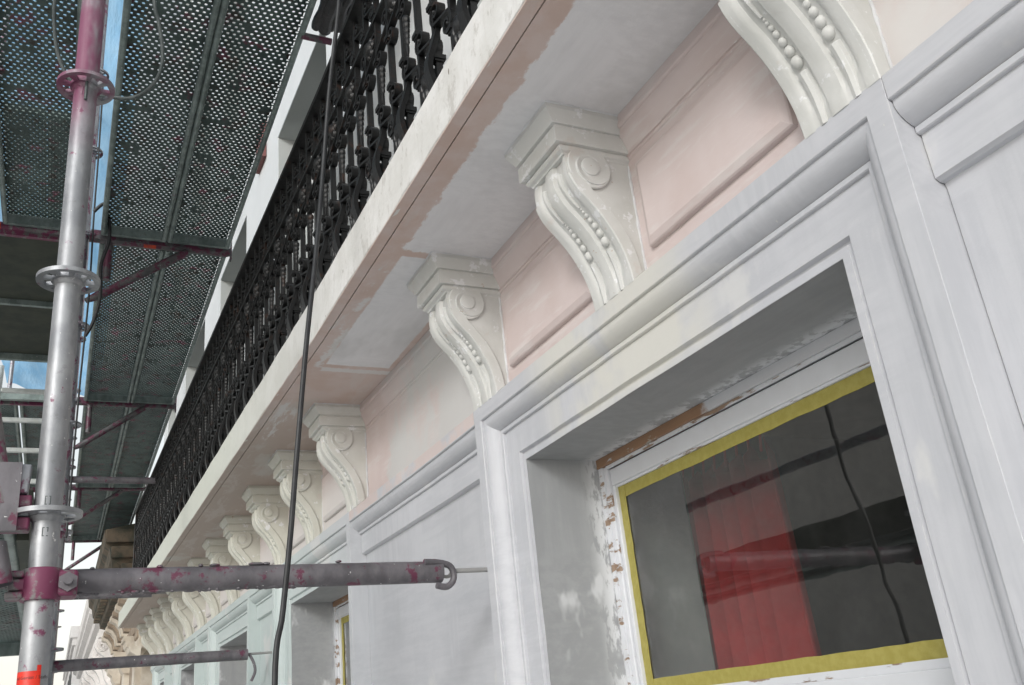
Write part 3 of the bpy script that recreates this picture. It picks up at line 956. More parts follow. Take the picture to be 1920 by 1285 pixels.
# upper storey -------------------------------------------------------------
UW = [(0.95, 1.90), (3.30, 4.28), (5.15, 6.10), (6.78, 7.83), (8.42, 9.00)]
UZ = [(ZT + 0.001, 3.06), (4.1, 5.9), (6.8, 8.3)]
ux0, ux1 = 0.925, 1.20
uw = MB()
yl = [-1.2] + [v for p in UW for v in p] + [9.30]
for i in range(0, len(yl), 2):
    uw.box(ux0, ux1, yl[i], yl[i + 1], ZT + 0.0008, 10.0)
for a, b_ in UW:
    zl = [3.06, 4.1, 5.9, 6.8, 8.3, 10.0]
    for k in range(0, 6, 2):
        uw.box(ux0, ux1, a + 0.0002, b_ - 0.0002, zl[k], zl[k + 1])
upper = uw.build("upper_wall", "upper_render", house, do_bend=True, smooth=False)
for a, b_ in UW:
    for z0, z1 in UZ:
        o = MB().box(ux0 + 0.004, 1.10, a + 0.0006, b_ - 0.0006, z1 - 0.0025, z1 - 0.0006).box(ux0 + 0.004, 1.10, b_ - 0.003, b_ - 0.0006, z0 + 0.002, z1 - 0.0026).box(ux0 + 0.004, 1.10, a + 0.0006, a + 0.003, z0 + 0.002, z1 - 0.0026).build("upper_reveal", "upper_reveal", house, do_bend=True, smooth=False)
        wf = MB().box(1.08, 1.12, a + 0.004, a + 0.06, z0 + 0.002, z1 - 0.003).box(1.08, 1.12, b_ - 0.06, b_ - 0.004, z0 + 0.002, z1 - 0.003).box(1.08, 1.12, a + 0.061, b_ - 0.061, z1 - 0.07, z1 - 0.003).box(1.08, 1.12, (a + b_) / 2 - 0.03, (a + b_) / 2 + 0.03, z0 + 0.002, z1 - 0.0705).build("upper_window", "upper_render", house, do_bend=True, smooth=False)
        MB().box(1.10, 1.104, a + 0.0605, b_ - 0.0605, z0 + 0.003, z1 - 0.071).build("glass_pane", "room_dark", wf, do_bend=True, smooth=False)
MB().box(0.55, ux1, -1.3, 9.45, 10.0, 10.3).build("parapet", "upper_render", house, do_bend=True)

# ------------------------------------------------------------------ cast iron railing
rail = thing("balcony_railing", (0.64, 3.5, ZT), "black cast iron balcony railing with scrollwork bars along the white fascia", "railing")
RX = 0.655
def spiral(cy, cz, r, turns, start, direction, n=22):
    return [(cy + r * (1 - 0.80 * k / (n - 1)) * cos(start + direction * turns * 2 * pi * k / (n - 1)),
             cz + r * (1 - 0.80 * k / (n - 1)) * sin(start + direction * turns * 2 * pi * k / (n - 1))) for k in range(n)]
def bar_mesh():
    b = MB().box(RX - 0.0075, RX + 0.0075, -0.0065, 0.0065, ZT + 0.03, 1.915)
    for zc in (1.33, 1.47, 1.62, 1.78):
        b.box(RX - 0.0145, RX + 0.0145, -0.012, 0.012, zc - 0.006, zc + 0.006)
        b.box(RX - 0.0115, RX + 0.0115, -0.0095, 0.0095, zc - 0.012, zc - 0.0062)
    return b.mesh("bar", "iron")
def scroll_mesh(cz, r, up, w=0.012, flip=1):
    """S scroll: two opposed coils joined by a strap"""
    a = spiral(flip * r * 0.95, cz + r * 1.3, r, 1.35, -pi / 2, 1)
    c = spiral(-flip * r * 0.95 + 0.0, cz - r * 1.3, r, 1.35, pi / 2, 1)
    if flip < 0:
        a = [(-p + 0, q) for p, q in spiral(r * 0.95, cz + r * 1.3, r, 1.35, -pi / 2, 1)]
        c = [(-p, q) for p, q in spiral(-r * 0.95, cz - r * 1.3, r, 1.35, pi / 2, 1)]
    pts = list(reversed(a)) + c
    b = MB().strap_yz(pts, RX - w, RX + w, 0.0065)
    b.ball((RX, a[-1][0], a[-1][1]), w * 1.25, 0.007, 0.007, 8, 5)
    b.ball((RX, c[-1][0], c[-1][1]), w * 1.25, 0.007, 0.007, 8, 5)
    return b.mesh("scroll", "iron")
def cone_mesh():
    b = MB()
    for k in range(5):
        b.ball((RX - 0.012, 0, 1.555 - k * 0.016), 0.011 - k * 0.0012, 0.011 - k * 0.0012, 0.012, 8, 5)
    b.ball((RX - 0.012, 0, 1.47), 0.0045, 0.0045, 0.02, 6, 5)
    return b.mesh("pinecone_drop", "iron")
def rosette_mesh():
    b = MB()
    b.ball((RX - 0.006, 0, 1.70), 0.017, 0.024, 0.024, 10, 6)
    for k in range(6):
        a = k * pi / 3
        b.ball((RX - 0.004, 0.021 * cos(a), 1.70 + 0.021 * sin(a)), 0.011, 0.012, 0.012, 7, 5)
    return b.mesh("leaf_boss", "iron")
def leaf_mesh():
    b = MB()
    for k in range(5):
        a = pi + k * pi / 4
        b.ball((RX - 0.006, 0.026 * cos(a), 1.30 + 0.03 * sin(a)), 0.013, 0.012, 0.020, 7, 5)
    b.ball((RX - 0.008, 0, 1.30), 0.016, 0.018, 0.026, 8, 6)
    return b.mesh("leaf_cluster", "iron")
def foot_mesh():
    b = MB()
    pts = [(RX + 0.005, 0.0, 1.42), (RX - 0.010, 0, 1.36), (RX - 0.022, 0, 1.32), (RX - 0.024, 0, 1.285), (RX - 0.014, 0, 1.245), (RX - 0.008, 0, 1.21), (RX - 0.008, 0, ZT + 0.002)]
    sm = interp(pts, 20)
    vs = []
    for i, p in enumerate(sm):
        a = sm[max(i - 1, 0)]; c = sm[min(i + 1, len(sm) - 1)]
        dx, dz = c[0] - a[0], c[2] - a[2]; l = math.hypot(dx, dz)
        nx, nz = dz / l * 0.006, -dx / l * 0.006
        vs += [(p[0] + nx, -0.014, p[2] + nz), (p[0] + nx, 0.014, p[2] + nz), (p[0] - nx, 0.014, p[2] - nz), (p[0] - nx, -0.014, p[2] - nz)]
    fs = [(0, 1, 2, 3), tuple(len(vs) - 4 + k for k in (3, 2, 1, 0))]
    for i in range(len(sm) - 1):
        for j in range(4):
            fs.append((i * 4 + j, i * 4 + 4 + j, i * 4 + 4 + (j + 1) % 4, i * 4 + (j + 1) % 4))
    b.add(vs, fs)
    b.box(RX - 0.018, RX + 0.004, -0.018, 0.018, 1.222, 1.234)
    b.box(RX - 0.018, RX + 0.004, -0.018, 0.018, 1.196, 1.206)
    return b.mesh("foot", "iron")
bar_me = bar_mesh()
sc_me = [scroll_mesh(1.40, 0.031, 1, 0.010), scroll_mesh(1.66, 0.031, 1, 0.009, -1), scroll_mesh(1.83, 0.024, 1, 0.009, 1)]
cone_me, ros_me, leaf_me, foot_me = cone_mesh(), rosette_mesh(), leaf_mesh(), foot_mesh()
PER = 0.192
ny = 0
yy = 0.90
railpieces = [("scroll", sc_me[0], 0.048), ("scroll", sc_me[1], 0.048), ("scroll", sc_me[2], 0.142), ("scroll", sc_me[0], 0.142), ("scroll", sc_me[2], 0.048), ("scroll", sc_me[1], 0.142), ("pinecone_drop", cone_me, 0.142), ("leaf_boss", ros_me, 0.048), ("leaf_cluster", leaf_me, 0.048), ("foot", foot_me, 0.0)]
k = 0
while yy < 8.45:
    p = link("railing_panel", bar_me, rail)
    p.matrix_parent_inverse = Matrix.Translation(-BASE[rail.name])
    p.location = (bend(yy), yy, 0)
    link("bar", bar_me, p, (0, PER / 2, 0))
    for nm, me, dy in railpieces:
        link(nm, me, p, (0, dy, 0))
    yy += PER
    k += 1
hr = MB()
hr.prism_y([(RX - 0.024, 1.918), (RX + 0.024, 1.918), (RX + 0.026, 1.930), (RX + 0.018, 1.942), (RX - 0.018, 1.942), (RX - 0.026, 1.930)], 0.7, 8.5)
hr.build("top_rail", "iron", rail, do_bend=True)
MB().box(RX - 0.012, RX + 0.012, 0.7, 8.5, 1.752, 1.764).build("middle_rail", "iron", rail, do_bend=True)
MB().box(RX - 0.011, RX + 0.011, 0.7, 8.5, 1.232, 1.244).build("bottom_rail", "iron", rail, do_bend=True)
MB().box(RX - 0.02, RX + 0.02, 8.46, 8.50, ZT + 0.001, 1.9175).build("end_post", "iron", rail, do_bend=True)

# ------------------------------------------------------------------ curtain behind the near window
def curtain():
    b = MB()
    n, mz = 90, 26
    y0, y1 = 1.585, 1.93
    vs = []
    for j in range(mz + 1):
        v = j / mz
        for i in range(n + 1):
            u = i / n
            ph = u * 2 * pi * 6.3
            dep = 0.036 + 0.010 * v
            top = 0.020 * (abs(sin(ph * 0.5)) ** 0.7) * (1 - v) ** 10
            flare = (u - 0.45) * 0.05 * v
            vs.append((1.44 + dep * sin(ph + 0.5 * sin(3 * u) + v * 0.4), y0 + (y1 - y0) * u + flare + 0.004 * sin(ph * 2), 0.53 - top * 2.4 - v * 1.3))
    fs = []
    for j in range(mz):
        for i in range(n):
            a = j * (n + 1) + i
            fs.append((a, a + 1, a + n + 2, a + n + 1))
    return b.add(vs, fs)
cu = thing("curtain", (1.44, 1.75, -0.8), "red pleated curtain hanging behind the taped window pane", "curtain")
cm = curtain().build("cloth", "red_cloth", cu, recalc=False, ang=80)
md = cm.modifiers.new("thick", 'SOLIDIFY'); md.thickness = 0.002
rg = MB()
MB().path([(1.44, 1.2, 0.575), (1.44, 2.3, 0.575)], 0.009, 10).build("curtain_rod", "room_plaster", cu)
for k in range(8):
    yk = 1.60 + k * 0.045
    MB().path([(1.44, yk, 0.50), (1.448, yk, 0.55), (1.44, yk, 0.586)], 0.0035, 6).build("hook", "red_cloth", cu)

# ------------------------------------------------------------------ scaffold
SX, Y0, BAY = -0.036, 1.942, 2.57
SY = [Y0 + BAY * k for k in range(5)]
DZ = 2.438
scaf = thing("scaffold", (SX, 5.0, GZ), "galvanised tube scaffold with rosette standards and magenta paint marks beside the house", "scaffold")

def rosette(b, x, y, z, r=0.062):
    """ring disc with eight openings"""
    seg = 48
    t = 0.0045
    def ringpts(rad, zz):
        return [(x + rad * cos(2 * pi * i / seg), y + rad * sin(2 * pi * i / seg), zz) for i in range(seg)]
    R0, R1, R2, R3 = 0.0235, 0.0335, 0.0505, r
    vs = []
    for zz in (z - t, z + t):
        for rad in (R0, R1, R2, R3):
            vs += ringpts(rad, zz)
    def idx(lay, ringn, i): return lay * 4 * seg + ringn * seg + i % seg
    fs = []
    for lay in (0, 1):
        for i in range(seg):
            fs.append((idx(lay, 0, i), idx(lay, 0, i + 1), idx(lay, 1, i + 1), idx(lay, 1, i)))
            fs.append((idx(lay, 2, i), idx(lay, 2, i + 1), idx(lay, 3, i + 1), idx(lay, 3, i)))
            if i % 6 in (0, 1):
                fs.append((idx(lay, 1, i), idx(lay, 1, i + 1), idx(lay, 2, i + 1), idx(lay, 2, i)))
    for i in range(seg):
        fs.append((idx(0, 3, i), idx(0, 3, i + 1), idx(1, 3, i + 1), idx(1, 3, i)))
        if i % 6 not in (0, 1):
            fs.append((idx(0, 1, i), idx(0, 1, i + 1), idx(1, 1, i + 1), idx(1, 1, i)))
            fs.append((idx(0, 2, i), idx(0, 2, i + 1), idx(1, 2, i + 1), idx(1, 2, i)))
        if i % 6 == 0:
            fs.append((idx(0, 1, i), idx(0, 2, i), idx(1, 2, i), idx(1, 1, i)))
        if i % 6 == 2:
            fs.append((idx(0, 1, i), idx(0, 2, i), idx(1, 2, i), idx(1, 1, i)))
    return b.add(vs, fs)
def lathe(b, x, y, prof, seg=32):
    vs = [(x + r * cos(2 * pi * i / seg), y + r * sin(2 * pi * i / seg), zz) for r, zz in prof for i in range(seg)]
    fs = []
    for k in range(len(prof) - 1):
        for i in range(seg):
            ii = (i + 1) % seg
            fs.append((k * seg + i, k * seg + ii, (k + 1) * seg + ii, (k + 1) * seg + i))
    return b.add(vs, fs)

PR = 0.0250
ROS = [-1.062, -0.562, -0.062, 0.438, 0.938, 1.438, 1.938, 2.438, 2.938, 3.438]
for k, yk in enumerate(SY):
    for xk in (SX, SX - 0.74):
        near = (k == 0 and xk == SX)
        mat_ = "galva_pole" if near else "galva_far"
        b = MB()
        if near:
            lathe(b, xk, yk, [(PR, GZ), (PR, 1.515)])
        else:
            lathe(b, xk, yk, [(PR, GZ), (PR, 7.5)], 20)
        st = b.build("standard", mat_, scaf)
        for zr in ROS:
            rb = rosette(MB(), xk, yk, zr)
            lathe(rb, xk, yk, [(PR + 0.0005, zr - 0.016), (PR + 0.005, zr - 0.008), (PR + 0.005, zr + 0.008), (PR + 0.0005, zr + 0.012)], 24)
            rb.build("rosette", mat_, st, ang=30)
        if near:
            # upper tube pushed over the spigot: notched and chamfered lower end
            up = MB()
            seg = 48
            vs = []; fs = []
            for i in range(seg):
                a = 2 * pi * i / seg
                d = abs(((a - radians(266)) + pi) % (2 * pi) - pi)
                zb = 1.400 + 0.052 * min(1, max(0, (abs(d) - 0.30) / 1.3)) ** 0.8
                if d < 0.19: zb += 0.042
                vs += [(xk + (PR + 0.0012) * cos(a), yk + (PR + 0.0012) * sin(a), zb), (xk + (PR + 0.0012) * cos(a), yk + (PR + 0.0012) * sin(a), 7.5)]
            for i in range(seg):
                ii = (i + 1) % seg
                fs.append((i * 2, ii * 2, ii * 2 + 1, i * 2 + 1))
            up.add(vs, fs).build("upper_tube", mat_, st, ang=30)
            MB().path([(xk + 0.0015, yk - PR - 0.0035, 1.385), (xk + 0.0015, yk - PR - 0.0045, 1.445)], 0.0035, 8).build("locking_pin", "cable_grey", st)
            # orange sticker wrapped round the foot of the visible tube, with its print
            seg = 24
            for nm, a0, a1, z0, z1 in (("sticker", 192, 300, -0.06, 0.1525), ("sticker", 284, 300, 0.1527, 0.162)):
                vs = []
                for i in range(seg + 1):
                    a = radians(a0 + (a1 - a0) * i / seg)
                    for rr, zz in ((PR + 0.0006, z0), (PR + 0.0006, z1)):
                        vs.append((xk + rr * cos(a), yk + rr * sin(a), zz))
                MB().add(vs, [(i * 2, i * 2 + 2, i * 2 + 3, i * 2 + 1) for i in range(seg)]).build(nm, "orange_vinyl", st)
            def wrap_text(txt, size, ang0, zb):
                cu_ = bpy.data.curves.new("lettering", 'FONT'); cu_.body = txt; cu_.size = size; cu_.resolution_u = 2
                ob = bpy.data.objects.new("tmp", cu_); col.objects.link(ob)
                dg = bpy.context.evaluated_depsgraph_get()
                me = bpy.data.meshes.new_from_object(ob.evaluated_get(dg))
                bpy.data.objects.remove(ob)
                bm = bmesh.new(); bm.from_mesh(me)
                bmesh.ops.subdivide_edges(bm, edges=bm.edges, cuts=2)
                for v in bm.verts:
                    a = radians(ang0) + v.co.x / PR
                    v.co = Vector((xk + (PR + 0.0011) * cos(a), yk + (PR + 0.0011) * sin(a), zb + v.co.y))
                bm.to_mesh(me); bm.free()
                me.name = "lettering"; me.materials.clear(); me.materials.append(M['print_black'])
                link("lettering", me, st)
            wrap_text("nd Ger\u00fcst / Scaffol", 0.0080, 200, 0.139)
            wrap_text("I", 0.045, 232, 0.088)
            # stamped marks on the tube
            for za in (0.460, 0.400):
                vs = []; fs = []
                a0 = radians(268)
                hw_, hh = 0.0052, 0.0085
                for (u0, u1, v0, v1) in ((-hw_, hw_, hh - 0.0016, hh), (-hw_, hw_, -hh, -hh + 0.0016), (-hw_, -hw_ + 0.0016, -hh, hh), (hw_ - 0.0016, hw_, -hh if za > 0.45 else 0, hh)):
                    q = []
                    for (u, v) in ((u0, v0), (u1, v0), (u1, v1), (u0, v1)):
                        a = a0 + u / PR
                        q.append((xk + (PR + 0.0004) * cos(a), yk + (PR + 0.0004) * sin(a), za + v))
                    o_ = len(vs); vs += q; fs.append((o_, o_ + 1, o_ + 2, o_ + 3))
                MB().add(vs, fs).build("stamped_mark", "cable_grey", st, recalc=False)

# transoms and console brackets
for k, yk in enumerate(SY):
    tr = MB().path([(SX - 0.03, yk, DZ), (SX - 0.71, yk, DZ)], 0.024, 14)
    tr.box(SX - 0.70, SX - 0.04, yk - 0.012, yk + 0.012, DZ - 0.045, DZ - 0.02)
    t_o = tr.build("transom", "magenta_steel", scaf)
    if k == 1:
        MB().path([(-0.46, yk, DZ), (-0.40, yk, DZ)], 0.0246, 14, caps=False).build("orange_band", "orange_mark", t_o)
    c = MB().path([(SX + 0.03, yk, DZ - 0.008), (0.675, yk, DZ - 0.008)], 0.020, 14)
    c.box(SX + 0.035, 0.672, yk - 0.024, yk - 0.020, DZ - 0.02, DZ + 0.03).box(SX + 0.035, 0.672, yk + 0.020, yk + 0.024, DZ - 0.02, DZ + 0.03)
    co = c.build("console_bracket", "console_steel", scaf)
    MB().path([(0.085, yk, DZ - 0.012), (0.085, yk, DZ - 0.235)], 0.019, 12).build("post", "console_steel", co)
    MB().path([(SX + 0.035, yk, DZ - 0.36), (0.04, yk, DZ - 0.335), (0.40, yk, DZ - 0.075), (0.46, yk, DZ - 0.03)], [0.012, 0.021, 0.021, 0.021], 12).build("strut", "console_steel", co)
    MB().box(0.684, 0.690, yk - 0.018, yk + 0.018, DZ - 0.05, DZ + 0.085).box(0.675, 0.684, yk - 0.015, yk + 0.015, DZ - 0.02, DZ + 0.015).build("end_plate", "console_steel", co)
    MB().box(SX + 0.027, SX + 0.075, yk - 0.012, yk + 0.012, DZ - 0.022, DZ + 0.03).build("wedge_head", "galva_far", co)
    if k == 1:
        MB().path([(0.25, yk, DZ - 0.008), (0.31, yk, DZ - 0.008)], 0.0206, 14, caps=False).build("orange_band", "orange_mark", co)
for xk in (SX - 0.74,):
    for zz in (0.938, 1.438, 2.938, 3.438):
        MB().path([(xk, SY[0] - 2.57, zz), (xk, SY[4], zz)], 0.0242, 12).build("guard_rail", "galva_far", scaf)
MB().path([(SX - 0.74, SY[0] - 2.57, GZ), (SX - 0.74, SY[0] - 2.57, 7.5)], 0.0242, 12).build("standard", "galva_far", scaf)

# near diagonal brace with flattened ends, meeting the lower rosette
br = MB()
br.path([(-0.116, 1.925, 0.45), (-0.134, 1.93, 0.53), (-0.219, 1.935, 0.93), (-0.70, 1.96, 3.2)], [0.022, 0.024, 0.024, 0.024], 14)
bo = br.build("diagonal_brace", "magenta_steel", scaf)
MB().box(-0.125, -0.085, 1.905, 1.917, 0.40, 0.53).build("flat_end", "tie_grey", bo)
for dz in (0.447, 0.405):
    MB().box(-0.135, -0.064, 1.918, 1.962, dz, dz + 0.024).build("wedge_head", "magenta_steel", bo, bevel=0.004)
MB().add([(-0.083 - 0.011, 1.918, 0.474), (-0.083 + 0.011, 1.918, 0.474), (-0.083 + 0.011, 1.95, 0.474), (-0.083 - 0.011, 1.95, 0.474),
          (-0.083 - 0.014, 1.916, 0.53), (-0.083 + 0.014, 1.916, 0.53), (-0.083 + 0.014, 1.952, 0.53), (-0.083 - 0.014, 1.952, 0.53)],
         [(0, 1, 2, 3), (4, 5, 6, 7), (0, 1, 5, 4), (1, 2, 6, 5), (2, 3, 7, 6), (3, 0, 4, 7)]).build("wedge", "galva_far", bo, bevel=0.003)
MB().path([(-0.118, 1.90, 0.375), (-0.100, 1.90, 0.30)], 0.021, 14, caps=False).build("tube_stub", "tie_grey", bo)

MB().box(-0.088, -0.066, 2.02, 4.44, 0.405, 0.505).build("toe_board", "plywood", scaf)
# perforated planks ----------------------------------------------------------
def perforated(Lp=2.47, W=0.292, px=0.0243, pr=0.0068):
    nx = int(W / px)
    py = px * 0.866
    nr = int(Lp / py)
    vs = []; fs = []
    for r in range(nr):
        off = px / 2 if r % 2 else 0
        yc = -Lp / 2 + (r + 0.5) * py
        for q in range(nx):
            xc = -W / 2 + px * 0.25 + (q + 0.5) * px + off - px * 0.25 - (px * 0.25)
            x0_, x1_ = xc - px / 2, xc + px / 2
            a0, a1 = yc - py / 2, yc + py / 2
            o = len(vs)
            if random.random() < 0.035 + (0.5 if noise.noise(Vector((xc * 9, yc * 7, 2.0))) > 0.42 else 0.0):
                vs += [(x0_, a0, 0), (x1_, a0, 0), (x1_, a1, 0), (x0_, a1, 0)]; fs.append((o, o + 1, o + 2, o + 3))
                continue
            sq = [(x1_, yc), (x1_, a1), (xc, a1), (x0_, a1), (x0_, yc), (x0_, a0), (xc, a0), (x1_, a0)]
            for i, (sx_, sy_) in enumerate(sq):
                a = i * pi / 4
                vs.append((sx_, sy_, 0)); vs.append((xc + pr * cos(a), yc + pr * sin(a), 0)); vs.append((xc + pr * 0.9 * cos(a), yc + pr * 0.9 * sin(a), 0.004))
            for i in range(8):
                j = (i + 1) % 8
                fs.append((o + i * 3, o + j * 3, o + j * 3 + 1, o + i * 3 + 1))
                fs.append((o + i * 3 + 1, o + j * 3 + 1, o + j * 3 + 2, o + i * 3 + 2))
    me = bpy.data.meshes.new("perforated_sheet")
    me.from_pydata(vs, [], fs)
    me.materials.append(M['plank'])
    me.update()
    return me
SHEET = perforated()
def rail_mesh(s):
    b = MB()
    xo = s * 0.1545
    b.box(xo - 0.0025, xo + 0.0025, -1.235, 1.235, -0.045, 0.004)
    b.path([(xo - s * 0.010, -1.235, -0.045), (xo - s * 0.010, 1.235, -0.045)], 0.0125, 12)
    b.path([(xo - s * 0.004, -1.235, -0.020), (xo - s * 0.004, 1.235, -0.020)], 0.0075, 10)
    return b.mesh("side_rail", "plank_rail")
RAILS = [rail_mesh(-1), rail_mesh(1)]
CAPS = [MB().box(-0.151, 0.151, a, b_, -0.05, 0.003).mesh("end_cap", "plank_rail") for a, b_ in ((1.228, 1.25), (-1.25, -1.228))]
MARGS = [MB().box(a, b_, -1.235, 1.235, -0.001, 0.001).mesh("sheet_margin", "plank") for a, b_ in ((-0.1519, -0.1462), (0.1462, 0.1519))]
def make_plank():
    p = bpy.data.objects.new("steel_plank", None)
    col.objects.link(p)
    link("perforated_sheet", SHEET, p); link("side_rail", RAILS[0], p); link("side_rail", RAILS[1], p)
    for me in CAPS: link("end_cap", me, p)
    for me in MARGS: link("sheet_margin", me, p)
    return p
BN = ["first", "second", "third", "fourth", "fifth"]
proto = None
def plank(x, bay, z, label):
    global proto
    if proto is None:
        proto = make_plank(); p = proto
    else:
        p = copy_tree(proto)
    p.location = (x, SY[0] + BAY * (bay + 0.5), z)
    tag(p, label, "scaffold plank", "perforated steel planks of the scaffold decks")
PZ = DZ + 0.045
for bay in range(0, 4):
    plank(0.200, bay, PZ, f"perforated steel plank overhead, next to the poles in the {BN[bay]} bay from the viewer")
    plank(0.5155, bay, PZ, f"perforated steel plank overhead, on the balcony side of the {BN[bay]} bay from the viewer")
plank(-0.235, 0, PZ, "perforated steel plank overhead, left of the near pole with blue showing through its holes")
plank(-0.565, 0, PZ, "perforated steel plank overhead, street side of the deck in the first bay")
plank(-0.225, 2, PZ, "perforated steel plank beyond the open hatch, right of a seam")
plank(-0.555, 2, PZ, "perforated steel plank beyond the open hatch, left of a seam")
plank(-0.245, 0, 0.47, "low perforated steel plank at lower left behind the near pole")
plank(-0.575, 0, 0.47, "low perforated steel plank on the street side of the lower deck")
for bay in (2, 3):
    for x in (-0.235, -0.565):
        plank(x, bay - 0, 4.98, f"upper deck steel plank, {'pole' if x > -0.4 else 'street'} side of the {BN[bay]} bay, seen through holes below")

# plywood hatch deck in the second bay
pw = thing("hatch_deck", (-0.40, 5.4, DZ), "dark plywood hatch deck left of the near pole with an open end", "deck")
MB().box(-0.74, -0.075, 4.56, 5.395, DZ + 0.02, DZ + 0.034).build("plywood_panel", "plywood", pw)
MB().box(-0.74, -0.075, 5.425, 6.235, DZ + 0.02, DZ + 0.034).build("plywood_panel", "plywood", pw)
MB().box(-0.74, -0.075, 5.398, 5.422, DZ - 0.01, DZ + 0.03).build("cross_bar", "plank_rail", pw)
MB().box(-0.74, -0.075, 6.24, 6.27, DZ - 0.02, DZ + 0.036).build("cross_bar", "plank_rail", pw)
MB().box(-0.74, -0.715, 6.2705, 7.05, DZ - 0.02, DZ + 0.036).build("side_bar", "plank_rail", pw)
MB().box(-0.74, -0.075, 7.0, 7.04, DZ - 0.03, DZ + 0.036).build("cross_bar", "plank_rail", pw)
MB().path([(-0.62, 6.25, DZ + 0.05), (-0.50, 6.9, DZ + 0.62)], 0.018, 10).build("hatch_stay", "console_steel", pw)

# ladder under the hatch
ld = thing("ladder", (-0.25, 6.4, 0.45), "pale aluminium ladder rungs under the open deck hatch, left of the near pole", "ladder")
for xs in (-0.47, -0.115):
    MB().path([(xs, 6.30, 0.5), (xs, 6.46, 2.45)], 0.017, 10).build("stile", "aluminium", ld)
zr = 0.62
k = 0
while zr < 2.4:
    yk = 6.30 + (zr - 0.5) / 1.95 * 0.16
    MB().box(-0.455, -0.13, yk - 0.014, yk + 0.014, zr - 0.0145, zr + 0.0145).build("rung", "aluminium", ld, bevel=0.003)
    zr += 0.207

# tie tubes ------------------------------------------------------------------
def tie(yt, zt, x_end, x_wall, label, near=False):
    tt = thing("tie_tube", (SX, yt, zt), label, "tie tube", "scaffold tie tubes reaching to the house wall")
    b = MB()
    pts = [(SX - 0.03 + k * (x_end - SX + 0.03) / 40, yt, zt - 0.006 * (k / 40)) for k in range(41)]
    random.seed(int(yt * 100))
    rs = [0.0242 + (random.uniform(0, 0.0006)) for _ in pts]
    b.path(pts, rs, 20, caps=True)
    b.build("tube", "tie_grey", tt)
    ze = zt - 0.006
    if near:
        # paint and mortar drips under the tube
        d = MB(); random.seed(5)
        for _ in range(46):
            xx = random.uniform(0.03, 0.52) if random.random() < 0.85 else random.uniform(0.03, 0.3)
            d.ball((xx, yt - random.uniform(-0.006, 0.008), zt - 0.0245), random.uniform(0.004, 0.012), 0.006, random.uniform(0.0025, 0.006), 8, 5)
        for _ in range(9):
            xx = random.uniform(0.05, 0.6)
            d.ball((xx, yt - 0.008, zt + 0.0225), random.uniform(0.004, 0.013), 0.008, random.uniform(0.002, 0.004), 8, 5)
        tag(d.build("paint_drips", "tie_grey", tt), kind='stuff')
    # flattened hook at the end, eye bolt into the wall
    hk = MB()
    hp = [(x_end - 0.045, yt - 0.018, ze + 0.020), (x_end - 0.01, yt - 0.014, ze + 0.019), (x_end + 0.018, yt - 0.010, ze + 0.012), (x_end + 0.028, yt - 0.008, ze - 0.006),
          (x_end + 0.024, yt - 0.008, ze - 0.024), (x_end + 0.008, yt - 0.008, ze - 0.035), (x_end - 0.016, yt - 0.010, ze - 0.031)]
    if near:
        hk.path(interp(hp, 22), 0.0075, 10)
        hk.build("hook", "tie_grey", tt)
    ey = MB()
    ring = [(x_end + 0.012 + 0.014 * cos(2 * pi * k / 16), yt + 0.003 * sin(2 * pi * k / 16), ze + 0.001 + 0.013 * sin(2 * pi * k / 16)) for k in range(17)]
    if near: ey.path(ring, 0.0042, 8, caps=False)
    ey.path([(x_end + (0.026 if near else -0.02), yt, ze + 0.001), (x_wall, yt, ze + 0.002)], 0.0056, 10)
    ey.build("eye_bolt", "room_plaster", tt)
    return tt
t1 = tie(1.993, 0.318, 0.780, 0.97, "grey tie tube in front, clamped to the near pole and hooked to a wall bolt", True)
tie(4.565, 0.375, 0.800, 0.955, "lower tie tube at the second pole, its hook end dangling below a wall bolt")
tie(7.13, 1.862, 0.700, 0.84, "tie tube with magenta end crossing in front of the far railing, under the overhead deck")
tie(7.13, 1.04, 0.58, 0.84, "thin looking far tie tube just under the near one, ending at the neighbouring cornice")
# clamp on the near pole
cp = MB()
lathe(cp, SX, Y0, [(PR + 0.001, 0.276), (PR + 0.008, 0.276), (PR + 0.010, 0.280), (PR + 0.010, 0.330), (PR + 0.008, 0.334), (PR + 0.001, 0.334)], 40)
cpo = cp.build("coupler", "magenta_steel", t1)
MB().box(SX + 0.022, SX + 0.062, Y0 - 0.020, Y0 + 0.045, 0.282, 0.330).build("coupler_lug", "magenta_steel", cpo, bevel=0.006)
MB().path([(SX + 0.045, Y0 - 0.022, 0.306), (SX + 0.045, Y0 - 0.030, 0.306)], 0.018, 6).build("nut", "tie_grey", cpo)
MB().path([(SX + 0.045, Y0 - 0.028, 0.306), (SX + 0.045, Y0 - 0.048, 0.306)], 0.0075, 12).build("bolt", "orange_mark" if False else "tie_grey", cpo)
MB().box(SX - 0.058, SX - 0.028, Y0 - 0.024, Y0 + 0.02, 0.280, 0.292).box(SX - 0.058, SX - 0.028, Y0 - 0.024, Y0 + 0.02, 0.318, 0.330).box(SX - 0.054, SX - 0.026, Y0 - 0.020, Y0 + 0.016, 0.2945, 0.3155).build("hinge", "magenta_steel", cpo, bevel=0.003)

# dangling strap at the end of the lower tie tube
hk = MB().path(interp([(0.806, 4.563, 0.372), (0.826, 4.552, 0.33), (0.832, 4.55, 0.29), (0.815, 4.55, 0.25)], 14), 0.007, 8)
tag(hk.build("bent_hook", "tie_grey"), "bent loose hook hanging from the lower tie tube end", "hook")

